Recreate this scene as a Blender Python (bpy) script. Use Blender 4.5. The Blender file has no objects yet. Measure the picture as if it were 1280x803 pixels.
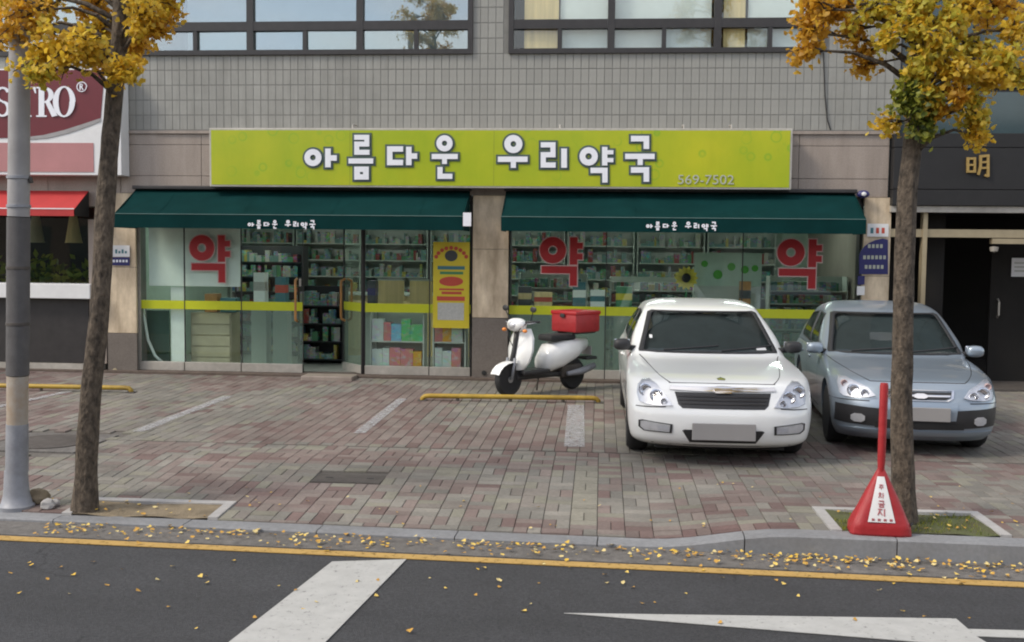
import bpy, bmesh, math, random
from mathutils import Vector, Matrix
R = math.radians
random.seed(7)
scn = bpy.context.scene
col = scn.collection

# ------------------------------------------------------------------ camera
FPX, PITCH, YAW, ROLL = 1319.0, R(3.82), R(4.81), R(0.595)
CAM = Vector((0, -15.35, 1.9))
def ray(px, py):
    u, v = px-640, py-401.5
    c, s = math.cos(ROLL), math.sin(ROLL); u, v = c*u+s*v, -s*u+c*v
    xc, fw, up = u/FPX, 1.0, -v/FPX
    c, s = math.cos(PITCH), math.sin(PITCH); yc, z = c*fw+s*up, -s*fw+c*up
    c, s = math.cos(YAW), math.sin(YAW)
    return Vector((c*xc-s*yc, s*xc+c*yc, z))
def F(px, py, Y=0.0):                # point on the vertical plane Y
    d = ray(px, py); return CAM+d*((Y-CAM.y)/d.y)
def G(px, py, z=0.0):                # point on the level plane z
    d = ray(px, py); return CAM+d*((z-CAM.z)/d.z)
cd = bpy.data.cameras.new('camera'); cam = bpy.data.objects.new('camera', cd); col.objects.link(cam)
fwd = ray(640, 401.5).normalized(); rgt = (ray(641, 401.5)-ray(640, 401.5)).normalized(); up = rgt.cross(fwd)
M = Matrix((rgt, up, -fwd)).transposed().to_4x4(); M.translation = CAM
cam.matrix_world = M
cd.sensor_width = 36; cd.lens = 36*FPX/1280; cd.clip_end = 800; cd.clip_start = .05
scn.camera = cam

# ------------------------------------------------------------------ world, sun, exposure
w = bpy.data.worlds.new('World'); scn.world = w; w.use_nodes = True
nt = w.node_tree; nt.nodes.clear()
SUN_EL, SUN_AZ = R(44), R(242)       # high, to the left behind the camera, veiled by cloud
sky = nt.nodes.new('ShaderNodeTexSky'); sky.sky_type = 'NISHITA'; sky.sun_disc = False
sky.sun_elevation = SUN_EL; sky.sun_rotation = SUN_AZ
sky.air_density = 1.0; sky.dust_density = 1.0
tc = nt.nodes.new('ShaderNodeTexCoord'); mp = nt.nodes.new('ShaderNodeMapping'); mp.inputs['Scale'].default_value = (1, 1, 2.6)
ns = nt.nodes.new('ShaderNodeTexNoise'); ns.inputs['Scale'].default_value = 2.2; ns.inputs['Detail'].default_value = 7
cr = nt.nodes.new('ShaderNodeValToRGB'); cr.color_ramp.elements[0].position = .42; cr.color_ramp.elements[1].position = .74
cr.color_ramp.elements[0].color = (.22,)*3+(1,)
mx = nt.nodes.new('ShaderNodeMixRGB'); mx.inputs[2].default_value = (6.9, 6.35, 5.6, 1)
bg = nt.nodes.new('ShaderNodeBackground'); bg.inputs['Strength'].default_value = .15
wo = nt.nodes.new('ShaderNodeOutputWorld')
L = nt.links.new
L(tc.outputs['Generated'], mp.inputs[0]); L(mp.outputs[0], ns.inputs['Vector']); L(ns.outputs['Fac'], cr.inputs[0])
L(cr.outputs[0], mx.inputs[0]); L(sky.outputs[0], mx.inputs[1]); L(mx.outputs[0], bg.inputs[0]); L(bg.outputs[0], wo.inputs[0])
sd = bpy.data.lights.new('sun', 'SUN'); sd.energy = 1.45; sd.angle = R(14); sd.color = (1, .92, .80)
so = bpy.data.objects.new('sun', sd); col.objects.link(so)
sdir = Vector((math.sin(SUN_AZ)*math.cos(SUN_EL), math.cos(SUN_AZ)*math.cos(SUN_EL), math.sin(SUN_EL)))
so.rotation_euler = sdir.to_track_quat('Z', 'Y').to_euler(); so.location = (-6, -20, 25)
vs = scn.view_settings; vs.view_transform = 'Standard'; vs.look = 'None'; vs.gamma = 1; vs.exposure = 0.80; vs.use_curve_mapping = False
scn.cycles.filter_width = 2.0; scn.cycles.max_bounces = 10; scn.cycles.transparent_max_bounces = 16

# ------------------------------------------------------------------ materials
def nodes(m):
    m.use_nodes = True; t = m.node_tree
    return t, t.nodes['Principled BSDF'], (lambda k: t.nodes.new('ShaderNode'+k)), t.links.new
def mat(name, c, rough=.7, var=.12, scale=6.0, bump=0.0, bscale=60.0, metal=0.0, coat=0.0, spec=.5, c2=None, isl=0.0, orand=0.0, dirt=0.0, stretch=(1,1,1), streak=1.0):
    """noise-varied principled material; isl / orand vary the value per mesh island / per object"""
    m = bpy.data.materials.new(name); t, b, N, L = nodes(m)
    b.inputs['Roughness'].default_value = rough; b.inputs['Metallic'].default_value = metal
    b.inputs['Coat Weight'].default_value = coat; b.inputs['Coat Roughness'].default_value = .04; b.inputs['Specular IOR Level'].default_value = spec
    tc = N('TexCoord'); mp = N('Mapping'); mp.inputs['Scale'].default_value = stretch; L(tc.outputs['Object'], mp.inputs[0])
    n = N('TexNoise'); n.inputs['Scale'].default_value = scale; n.inputs['Detail'].default_value = 6; n.inputs['Roughness'].default_value = .65
    L(mp.outputs[0], n.inputs['Vector'])
    r = N('ValToRGB'); r.color_ramp.elements[0].position = .3; r.color_ramp.elements[1].position = .7
    lo = tuple(x*(1-var) for x in c); hi = c2 if c2 else tuple(min(1, x*(1+var)) for x in c)
    r.color_ramp.elements[0].color = (*lo, 1); r.color_ramp.elements[1].color = (*hi, 1)
    L(n.outputs['Fac'], r.inputs[0]); out = r.outputs[0]
    def vary(src, amt, out):
        k = N('MapRange'); k.inputs['To Min'].default_value = 1-amt; k.inputs['To Max'].default_value = 1+amt; L(src, k.inputs['Value'])
        v = N('VectorMath'); v.operation = 'SCALE'; L(out, v.inputs[0]); L(k.outputs[0], v.inputs['Scale']); return v.outputs[0]
    if isl: g = N('NewGeometry'); out = vary(g.outputs['Random Per Island'], isl, out)
    if orand: o = N('ObjectInfo'); out = vary(o.outputs['Random'], orand, out)
    if dirt:
        n2 = N('TexNoise'); n2.inputs['Scale'].default_value = 1.3; n2.inputs['Detail'].default_value = 8; n2.inputs['Roughness'].default_value = .7
        mp2 = N('Mapping'); mp2.inputs['Scale'].default_value = (1/streak, 1, streak); L(tc.outputs['Object'], mp2.inputs[0]); L(mp2.outputs[0], n2.inputs['Vector']); r2 = N('ValToRGB'); r2.color_ramp.elements[0].position = .38; r2.color_ramp.elements[1].position = .68
        r2.color_ramp.elements[0].color = (0, 0, 0, 1); r2.color_ramp.elements[1].color = (dirt,)*3+(1,)
        L(n2.outputs['Fac'], r2.inputs[0]); x = N('MixRGB'); x.inputs[2].default_value = tuple(v*.45 for v in (c[0], c[1]*.97, c[2]*.92))+(1,)
        L(r2.outputs[0], x.inputs[0]); L(out, x.inputs[1]); out = x.outputs[0]
    L(out, b.inputs['Base Color'])
    if bump:
        n3 = N('TexNoise'); n3.inputs['Scale'].default_value = bscale; n3.inputs['Detail'].default_value = 5; L(mp.outputs[0], n3.inputs['Vector'])
        bp = N('Bump'); bp.inputs['Strength'].default_value = bump; bp.inputs['Distance'].default_value = .02 if bump >= 1 else .01
        L(n3.outputs['Fac'], bp.inputs['Height']); L(bp.outputs[0], b.inputs['Normal'])
    return m
def glass(name, tint=(.8, .9, .85), frost=None, frost_amt=0.0, ior=1.5):
    m = bpy.data.materials.new(name); m.use_nodes = True; t = m.node_tree; t.nodes.clear(); N = lambda k: t.nodes.new('ShaderNode'+k); L = t.links.new
    tr = N('BsdfTransparent'); tr.inputs[0].default_value = (*tint, 1); gl = N('BsdfGlossy'); gl.inputs['Roughness'].default_value = .015
    base = tr.outputs[0]
    if frost:
        df = N('BsdfDiffuse'); df.inputs[0].default_value = (*frost, 1); a = N('MixShader'); a.inputs[0].default_value = frost_amt
        tl = N('BsdfTranslucent'); tl.inputs[0].default_value = (*frost, 1); ad = N('MixShader'); ad.inputs[0].default_value = .4
        L(df.outputs[0], ad.inputs[1]); L(tl.outputs[0], ad.inputs[2])
        L(base, a.inputs[1]); L(ad.outputs[0], a.inputs[2]); base = a.outputs[0]
    lw = N('LayerWeight'); lw.inputs['Blend'].default_value = .5; pw = N('Math'); pw.operation = 'POWER'; pw.inputs[1].default_value = 5; f0 = ((ior-1)/(ior+1))**2
    fr = N('MapRange'); fr.inputs['To Min'].default_value = f0; fr.inputs['To Max'].default_value = 1; L(lw.outputs['Facing'], pw.inputs[0]); L(pw.outputs[0], fr.inputs['Value'])
    n = N('TexNoise'); n.inputs['Scale'].default_value = 1.1; bp = N('Bump'); bp.inputs['Strength'].default_value = .06; bp.inputs['Distance'].default_value = .02
    tcx = N('TexCoord'); L(tcx.outputs['Object'], n.inputs['Vector']); L(n.outputs['Fac'], bp.inputs['Height']); L(bp.outputs[0], gl.inputs['Normal'])
    mx = N('MixShader'); L(fr.outputs[0], mx.inputs[0]); L(base, mx.inputs[1]); L(gl.outputs[0], mx.inputs[2])
    o = N('OutputMaterial'); L(mx.outputs[0], o.inputs[0]); return m
def attrmat(name, rough, bump, bscale):
    m = bpy.data.materials.new(name); t, b, N, L = nodes(m); b.inputs['Roughness'].default_value = rough
    a = N('Attribute'); a.attribute_name = 'tint'; tc = N('TexCoord'); n = N('TexNoise'); n.inputs['Scale'].default_value = 38; n.inputs['Detail'].default_value = 6
    n2 = N('TexNoise'); n2.inputs['Scale'].default_value = .9; n2.inputs['Detail'].default_value = 9; n2.inputs['Roughness'].default_value = .7
    L(tc.outputs['Object'], n.inputs['Vector']); L(tc.outputs['Object'], n2.inputs['Vector'])
    k = N('MapRange'); k.inputs['To Min'].default_value = .72; k.inputs['To Max'].default_value = 1.28; L(n.outputs['Fac'], k.inputs['Value'])
    k2 = N('MapRange'); k2.inputs['From Min'].default_value = .3; k2.inputs['From Max'].default_value = .7; k2.inputs['To Min'].default_value = .68; k2.inputs['To Max'].default_value = 1.2; L(n2.outputs['Fac'], k2.inputs['Value'])
    v = N('VectorMath'); v.operation = 'SCALE'; L(a.outputs['Color'], v.inputs[0]); L(k.outputs[0], v.inputs['Scale'])
    v2 = N('VectorMath'); v2.operation = 'SCALE'; L(v.outputs[0], v2.inputs[0]); L(k2.outputs[0], v2.inputs['Scale']); L(v2.outputs[0], b.inputs['Base Color'])
    bp = N('Bump'); bp.inputs['Strength'].default_value = bump; bp.inputs['Distance'].default_value = .006; n3 = N('TexNoise'); n3.inputs['Scale'].default_value = bscale
    L(tc.outputs['Object'], n3.inputs['Vector']); L(n3.outputs['Fac'], bp.inputs['Height']); L(bp.outputs[0], b.inputs['Normal'])
    return m
def islands(name, cols, rough=.6, trans=0.0):
    m = bpy.data.materials.new(name); t, b, N, L = nodes(m); b.inputs['Roughness'].default_value = rough
    g = N('NewGeometry'); r = N('ValToRGB'); e = r.color_ramp.elements; r.color_ramp.interpolation = 'CONSTANT' if not trans else 'LINEAR'
    for i, c in enumerate(cols):
        x = e[i] if i < 2 else e.new(.5)
        x.position = i/len(cols)+1e-4*i; x.color = (*c, 1)
    L(g.outputs['Random Per Island'], r.inputs[0]); L(r.outputs[0], b.inputs['Base Color'])
    if trans:
        tl = N('BsdfTranslucent'); mx = N('MixShader'); mx.inputs[0].default_value = trans; L(r.outputs[0], tl.inputs[0])
        L(b.outputs[0], mx.inputs[1]); L(tl.outputs[0], mx.inputs[2]); L(mx.outputs[0], t.nodes['Material Output'].inputs[0])
    return m
def worn_paint(name, c, lo=.42, hi=.56, scale=9.0):
    m = mat(name, c, .75, .1, 8, .15, 120); t = m.node_tree; b = t.nodes['Principled BSDF']; N = lambda k: t.nodes.new('ShaderNode'+k); L = t.links.new
    n = N('TexNoise'); n.inputs['Scale'].default_value = scale; n.inputs['Detail'].default_value = 10; n.inputs['Roughness'].default_value = .75
    tcx = N('TexCoord'); L(tcx.outputs['Object'], n.inputs['Vector'])
    k = N('MapRange'); k.inputs['From Min'].default_value = lo; k.inputs['From Max'].default_value = hi; L(n.outputs['Fac'], k.inputs['Value'])
    tr = N('BsdfTransparent'); mx = N('MixShader'); L(k.outputs[0], mx.inputs[0]); L(tr.outputs[0], mx.inputs[1]); L(b.outputs[0], mx.inputs[2])
    L(mx.outputs[0], t.nodes['Material Output'].inputs[0]); return m
MT = {}
MT['tile'] = mat('wall_tile', (.30, .297, .272), .5, .10, 3, .1, 40, isl=.06, orand=.06, dirt=.42, streak=.3)
MT['grout'] = mat('grout', (.19, .188, .175), .9)
MT['granite'] = mat('pink_granite', (.34, .285, .245), .42, .22, 70, .05, 90, orand=.05, dirt=.5, streak=.4)
MT['polished_lit'] = mat('polished_granite_lit', (.64, .50, .35), .13, .35, 5, .15, 4, orand=.07, dirt=.5, stretch=(1, 1, .3), c2=(.85, .71, .52))  # polished stone, its colour raised to carry sunlight reflected onto the columns
MT['alu_dark'] = mat('bronze_aluminium', (.030, .027, .027), .45, .2, 8)
MT['alu'] = mat('brushed_steel', (.50, .47, .42), .4, .12, 12, dirt=.5, metal=.3)
MT['pane_up'] = glass('upper_glass', (.80, .86, .86), ior=3.0)
MT['pane_clear'] = glass('clear_upper_glass', (.93, .96, .95), ior=1.7)
MT['pane'] = glass('shop_glass', (.93, .98, .955), ior=1.5)
MT['frost'] = glass('frosted_glass', (.86, .95, .90), (.27, .345, .305), .30, 1.4)
MT['lime_film'] = mat('lime_film', (.52, .56, .02), .35, .05)
MT['red'] = mat('red_vinyl', (.36, .012, .015), .4, .08)
MT['pinkwhite'] = mat('pale_outline', (.58, .42, .40), .45, .04)
MT['white'] = mat('white_paint', (.72, .72, .72), .5, .04, dirt=.15)
MT['green_cloth'] = mat('green_awning_cloth', (.005, .040, .040), .85, .15, 3, .15, 200, dirt=.3, spec=.08)
MT['piping'] = mat('pale_green_piping', (.10, .17, .16), .8, .1)
MT['red_cloth'] = mat('red_awning_cloth', (.42, .03, .03), .7, .1, 3, .1, 200)
MT['burgundy'] = mat('burgundy_panel', (.135, .014, .022), .4, .06)
MT['pinkpanel'] = mat('pink_panel', (.42, .19, .19), .45, .08, 2)
MT['dark'] = mat('dark_void', (.02, .02, .02), .8, .2)
MT['black'] = mat('black_panel', (.013, .0125, .013), .6, .2, 4)
MT['rubber'] = mat('rubber', (.02, .02, .021), .75, .2, 20)
MT['gold'] = mat('gold_letter', (.40, .27, .09), .4, .1, metal=.4)
MT['blue'] = mat('blue_sign', (.026, .026, .125), .4, .06)
t = MT['green_cloth'].node_tree; tl = t.nodes.new('ShaderNodeBsdfTranslucent'); tl.inputs[0].default_value = (.03, .16, .14, 1); mxs = t.nodes.new('ShaderNodeMixShader'); mxs.inputs[0].default_value = .22
t.links.new(t.nodes['Principled BSDF'].outputs[0], mxs.inputs[1]); t.links.new(tl.outputs[0], mxs.inputs[2]); t.links.new(mxs.outputs[0], t.nodes['Material Output'].inputs[0])
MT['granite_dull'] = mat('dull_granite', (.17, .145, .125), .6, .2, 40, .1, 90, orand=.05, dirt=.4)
MT['sign_joint'] = mat('sign_joint', (.22, .27, .02), .5, .1)
MT['wood'] = mat('orange_wood', (.42, .20, .06), .45, .2, 5, stretch=(6, 6, 1))
MT['asphalt'] = mat('asphalt', (.064, .065, .070), .85, .5, 75, 1.0, 150, dirt=.35)
t = MT['asphalt'].node_tree; b = t.nodes['Principled BSDF']; N = lambda k: t.nodes.new('ShaderNode'+k); L = t.links.new
tcx = N('TexCoord'); mpx = N('Mapping'); mpx.inputs['Scale'].default_value = (.12, 1.3, 1); nz = N('TexNoise'); nz.inputs['Scale'].default_value = 1.0; nz.inputs['Detail'].default_value = 6
vo = N('TexVoronoi'); vo.feature = 'DISTANCE_TO_EDGE'; vo.inputs['Scale'].default_value = .55; dn = N('TexNoise'); dn.inputs['Scale'].default_value = 3; dn.inputs['Detail'].default_value = 8; vm = N('VectorMath'); vm.operation = 'MULTIPLY_ADD'; vm.inputs[1].default_value = (.35, .35, .35)
L(tcx.outputs['Object'], mpx.inputs[0]); L(mpx.outputs[0], nz.inputs['Vector']); L(tcx.outputs['Object'], dn.inputs['Vector']); L(dn.outputs['Color'], vm.inputs[0]); L(tcx.outputs['Object'], vm.inputs[2]); L(vm.outputs[0], vo.inputs['Vector'])
k1 = N('MapRange'); k1.inputs['From Min'].default_value = .3; k1.inputs['From Max'].default_value = .7; k1.inputs['To Min'].default_value = .80; k1.inputs['To Max'].default_value = 1.16; L(nz.outputs['Fac'], k1.inputs['Value'])
k2 = N('MapRange'); k2.inputs['From Min'].default_value = .0; k2.inputs['From Max'].default_value = .006; k2.inputs['To Min'].default_value = .45; L(vo.outputs['Distance'], k2.inputs['Value'])
n4 = N('TexNoise'); n4.inputs['Scale'].default_value = .5; L(tcx.outputs['Object'], n4.inputs['Vector']); k3 = N('MapRange'); k3.inputs['From Min'].default_value = .50; k3.inputs['From Max'].default_value = .56; L(n4.outputs['Fac'], k3.inputs['Value'])
mq = N('Mix'); mq.data_type = 'FLOAT'; mq.inputs[2].default_value = 1; L(k3.outputs[0], mq.inputs[0]); L(k2.outputs[0], mq.inputs[3])
pr = N('Math'); pr.operation = 'MULTIPLY'; L(k1.outputs[0], pr.inputs[0]); L(mq.outputs[0], pr.inputs[1]); old = b.inputs['Base Color'].links[0].from_socket; sc_ = N('VectorMath'); sc_.operation = 'SCALE'; L(old, sc_.inputs[0]); L(pr.outputs[0], sc_.inputs['Scale']); L(sc_.outputs[0], b.inputs['Base Color'])
MT['ground'] = mat('far_ground', (.12, .115, .11), .9, .2, .4)
MT['gutter'] = mat('gutter_concrete', (.16, .15, .14), .9, .35, 14, .8, 90, dirt=.7)
MT['kerb'] = mat('kerb_granite', (.235, .24, .25), .8, .14, 30, .35, 150, orand=.08, dirt=.45)
MT['yellow_line'] = worn_paint('yellow_road_paint', (.44, .28, .085), .32, .46, 22)
MT['white_line'] = worn_paint('white_road_paint', (.40, .40, .385), .30, .42, 26)
MT['bay_line'] = worn_paint('worn_bay_paint', (.50, .50, .51), .36, .80, 16)
MT['paver'] = attrmat('paver', .85, .5, 160)
MT['sand'] = mat('paver_sand', (.115, .105, .093), .95, .2, 20)
MT['soil'] = mat('soil', (.20, .16, .105), .95, .3, 8, .9, 60)
MT['moss'] = mat('mossy_soil', (.12, .11, .055), .95, .3, 7, .9, 60, c2=(.09, .11, .035))
MT['pitstone'] = mat('pit_border', (.40, .39, .38), .85, .12, 20, .2, 120, dirt=.4)
MT['bark'] = mat('bark', (.038, .029, .022), .95, .5, 13, 1.0, 26, stretch=(2, 2, 1.0), c2=(.16, .125, .092))
MT['leafy'] = islands('ginkgo_yellow', [(.72, .48, .04), (.80, .58, .07), (.66, .40, .03), (.74, .56, .09), (.56, .46, .05)], .5, .55)
MT['leafg'] = islands('ginkgo_green_yellow', [(0.684, 0.507, 0.059), (0.802, 0.59, 0.071), (0.472, 0.437, 0.059), (0.708, 0.448, 0.035), (0.59, 0.496, 0.071)], .5, .55)
MT['leafs'] = islands('ginkgo_green', [(.12, .16, .02), (.22, .25, .03), (.08, .11, .02), (.35, .33, .04)], .55, .3)
MT['leafo'] = islands('ginkgo_orange', [(.70, .42, .04), (.76, .48, .05), (.62, .34, .03), (.50, .28, .05)], .5, .55)
MT['fallen'] = islands('fallen_leaf', [(.62, .40, .05), (.70, .50, .12), (.48, .27, .05), (.62, .50, .22), (.36, .24, .08)], .8)
MT['carwhite'] = mat('white_car_paint', (.84, .85, .84), .28, .02, 2, coat=.8)
MT['carsilver'] = mat('silver_blue_car_paint', (.285, .34, .40), .34, .03, 2, coat=.7, metal=.45)
MT['chrome'] = mat('chrome', (.75, .75, .77), .12, .03, metal=1.0)
MT['lampsilver'] = mat('lamp_reflector', (.62, .63, .66), .35, .1, 15, metal=.45)
MT['lens'] = glass('clear_lens', (.95, .96, .98), ior=1.5)
MT['orange_lens'] = mat('amber_lens', (.75, .25, .05), .2, .1)
MT['carglass'] = glass('car_glass', (.66, .76, .75), ior=1.6)
MT['carint'] = mat('car_interior', (.04, .042, .045), .85, .2)
MT['carseat'] = mat('grey_seat_cloth', (.10, .10, .105), .9, .2)
MT['plastic'] = mat('black_plastic', (.025, .025, .027), .5, .15)
MT['plate'] = mat('grey_plate', (.30, .29, .285), .4, .03)
MT['rim'] = mat('alloy_rim', (.42, .43, .45), .35, .1, metal=.8)
MT['redbag'] = mat('red_tarpaulin', (.36, .018, .022), .5, .2, 5, .8, 9, dirt=.4)
MT['redprint'] = mat('red_print', (.40, .12, .13), .5, .05)
MT['galv'] = mat('galvanised_steel', (.30, .31, .34), .55, .15, 9, .1, 60, metal=.3, dirt=.4)
MT['polegrey'] = mat('pole_grey_paint', (.33, .32, .32), .65, .1, 5, .1, 60, dirt=.4)
MT['wrap'] = mat('anti_poster_wrap', (.115, .11, .11), .85, .15, 10, .9, 180)
MT['rusty'] = mat('flaking_pole_paint', (.48, .45, .40), .8, .15, 7, .2, 60, c2=(.34, .25, .17), dirt=.3)
MT['yellowbar'] = mat('worn_yellow_steel', (.46, .30, .035), .55, .25, 10, dirt=1.0)
MT['iron'] = mat('cast_iron', (.075, .065, .058), .8, .25, 10, .3, 90)
MT['curtain'] = mat('cream_curtain', (.80, .60, .30), .9, .15, 3, .3, 20, stretch=(6, 6, .3))
MT['blind'] = mat('white_blind', (.84, .86, .83), .8, .05)
MT['intwall'] = mat('interior_wall', (.50, .62, .53), .8, .08)
MT['intfloor'] = mat('interior_floor', (.30, .30, .27), .4, .1)
MT['shelf'] = mat('pale_shelf', (.50, .52, .48), .6, .06)
def printed(m, scale=26, amt=.35):
    t = m.node_tree; b = t.nodes['Principled BSDF']; N = lambda k: t.nodes.new('ShaderNode'+k); L = t.links.new; o = b.inputs['Base Color'].links[0].from_socket
    tc = N('TexCoord'); mp = N('Mapping'); mp.inputs['Scale'].default_value = (1, .1, 1.7); v = N('TexVoronoi'); v.inputs['Scale'].default_value = scale; v.distance = 'CHEBYCHEV'; n = N('TexNoise'); n.inputs['Scale'].default_value = 9
    L(tc.outputs['Object'], mp.inputs[0]); L(mp.outputs[0], v.inputs['Vector']); L(tc.outputs['Object'], n.inputs['Vector'])
    r = N('MapRange'); r.inputs['From Min'].default_value = .42; r.inputs['From Max'].default_value = .58; r.inputs['To Max'].default_value = amt; L(n.outputs['Fac'], r.inputs['Value'])
    x = N('MixRGB'); L(r.outputs[0], x.inputs[0]); L(o, x.inputs[1]); L(v.outputs['Color'], x.inputs[2])
    h = N('HueSaturation'); h.inputs['Saturation'].default_value = 1.15; h.inputs['Value'].default_value = .9; L(x.outputs[0], h.inputs['Color']); L(h.outputs[0], b.inputs['Base Color']); return m
MT['goods'] = printed(islands('boxed_goods', [(.40, .42, .38), (.08, .16, .26), (.42, .36, .10), (.26, .06, .05), (.10, .24, .13), (.45, .44, .38), (.14, .24, .22), (.36, .18, .06), (.04, .05, .06), (.30, .27, .20), (.16, .28, .32), (.36, .38, .38), (.05, .07, .07)], .45))
MT['goodsb'] = printed(islands('bright_display_boxes', [(.60, .55, .08), (.18, .50, .22), (.66, .36, .10), (.28, .50, .66), (.60, .64, .62), (.16, .34, .60), (.40, .62, .28), (.60, .25, .25), (.5, .58, .62)], .5), 14, .22)
MT['beige'] = mat('beige_drawer', (.44, .39, .27), .6, .08)
MT['postery'] = mat('yellow_poster', (.62, .50, .03), .45, .04)
MT['ink_red'] = mat('ink_red', (.50, .07, .04), .5, .05)
MT['ink_green'] = mat('ink_green', (.05, .22, .10), .5, .05)
MT['ink_leaf'] = mat('leaf_green_print', (.10, .42, .04), .5, .05)
MT['ink_screen'] = mat('dark_green_screen', (.05, .12, .09), .5, .1)
MT['ink_dark'] = mat('ink_dark', (.05, .055, .06), .5, .05)
MT['ink_teal'] = mat('ink_teal', (.05, .17, .20), .5, .05)
MT['ink_grey'] = mat('ink_grey', (.45, .45, .42), .5, .15, 30)
MT['letter_white'] = mat('letter_white', (.78, .79, .84), .4, .03)
MT['letter_edge'] = mat('letter_edge', (.065, .095, .085), .45, .05)
MT['number_grey'] = mat('number_grey', (.42, .44, .36), .45, .05)
MT['teal_glass'] = mat('teal_glazing', (.045, .075, .085), .08, .15, 1)
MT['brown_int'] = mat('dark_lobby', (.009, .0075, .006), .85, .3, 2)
MT['brass'] = mat('pale_brass', (.42, .35, .23), .4, .1, metal=.4)
MT['brick'] = mat('far_brick', (.26, .19, .15), .85, .15, 2)
MT['render'] = mat('far_render', (.36, .34, .31), .85, .12, 2)
# sign face: lime with faint darker curls
m = mat('lime_sign_face', (.33, .45, .010), .35, .12, .55, c2=(.46, .47, .014), dirt=.12, streak=.35); t = m.node_tree; b = t.nodes['Principled BSDF']
N = lambda k: t.nodes.new('ShaderNode'+k); L = t.links.new
vo = N('TexVoronoi'); vo.inputs['Scale'].default_value = 4.5; sn = N('MapRange'); sn.inputs['From Min'].default_value = .26; sn.inputs['From Max'].default_value = .30
sn2 = N('MapRange'); sn2.inputs['From Min'].default_value = .34; sn2.inputs['From Max'].default_value = .38; sn2.inputs['To Min'].default_value = 1; sn2.inputs['To Max'].default_value = 0
mu = N('Math'); mu.operation = 'MULTIPLY'; mu2 = N('Math'); mu2.operation = 'MULTIPLY'; mu2.inputs[1].default_value = .55
nz = N('TexNoise'); nz.inputs['Scale'].default_value = .8; mr = N('MapRange'); mr.inputs['From Min'].default_value = .48; mr.inputs['From Max'].default_value = .6
mu3 = N('Math'); mu3.operation = 'MULTIPLY'; tcx = N('TexCoord'); L(tcx.outputs['Object'], vo.inputs['Vector']); L(tcx.outputs['Object'], nz.inputs['Vector'])
L(vo.outputs['Distance'], sn.inputs['Value']); L(vo.outputs['Distance'], sn2.inputs['Value']); L(sn.outputs[0], mu.inputs[0]); L(sn2.outputs[0], mu.inputs[1])
L(nz.outputs['Fac'], mr.inputs['Value']); L(mu.outputs[0], mu3.inputs[0]); L(mr.outputs[0], mu3.inputs[1]); L(mu3.outputs[0], mu2.inputs[0])
old = b.inputs['Base Color'].links[0].from_socket; mxx = N('MixRGB'); mxx.inputs[2].default_value = (.17, .37, .02, 1)
L(mu2.outputs[0], mxx.inputs[0]); L(old, mxx.inputs[1]); L(mxx.outputs[0], b.inputs['Base Color']); MT['lime_sign'] = m

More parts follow.
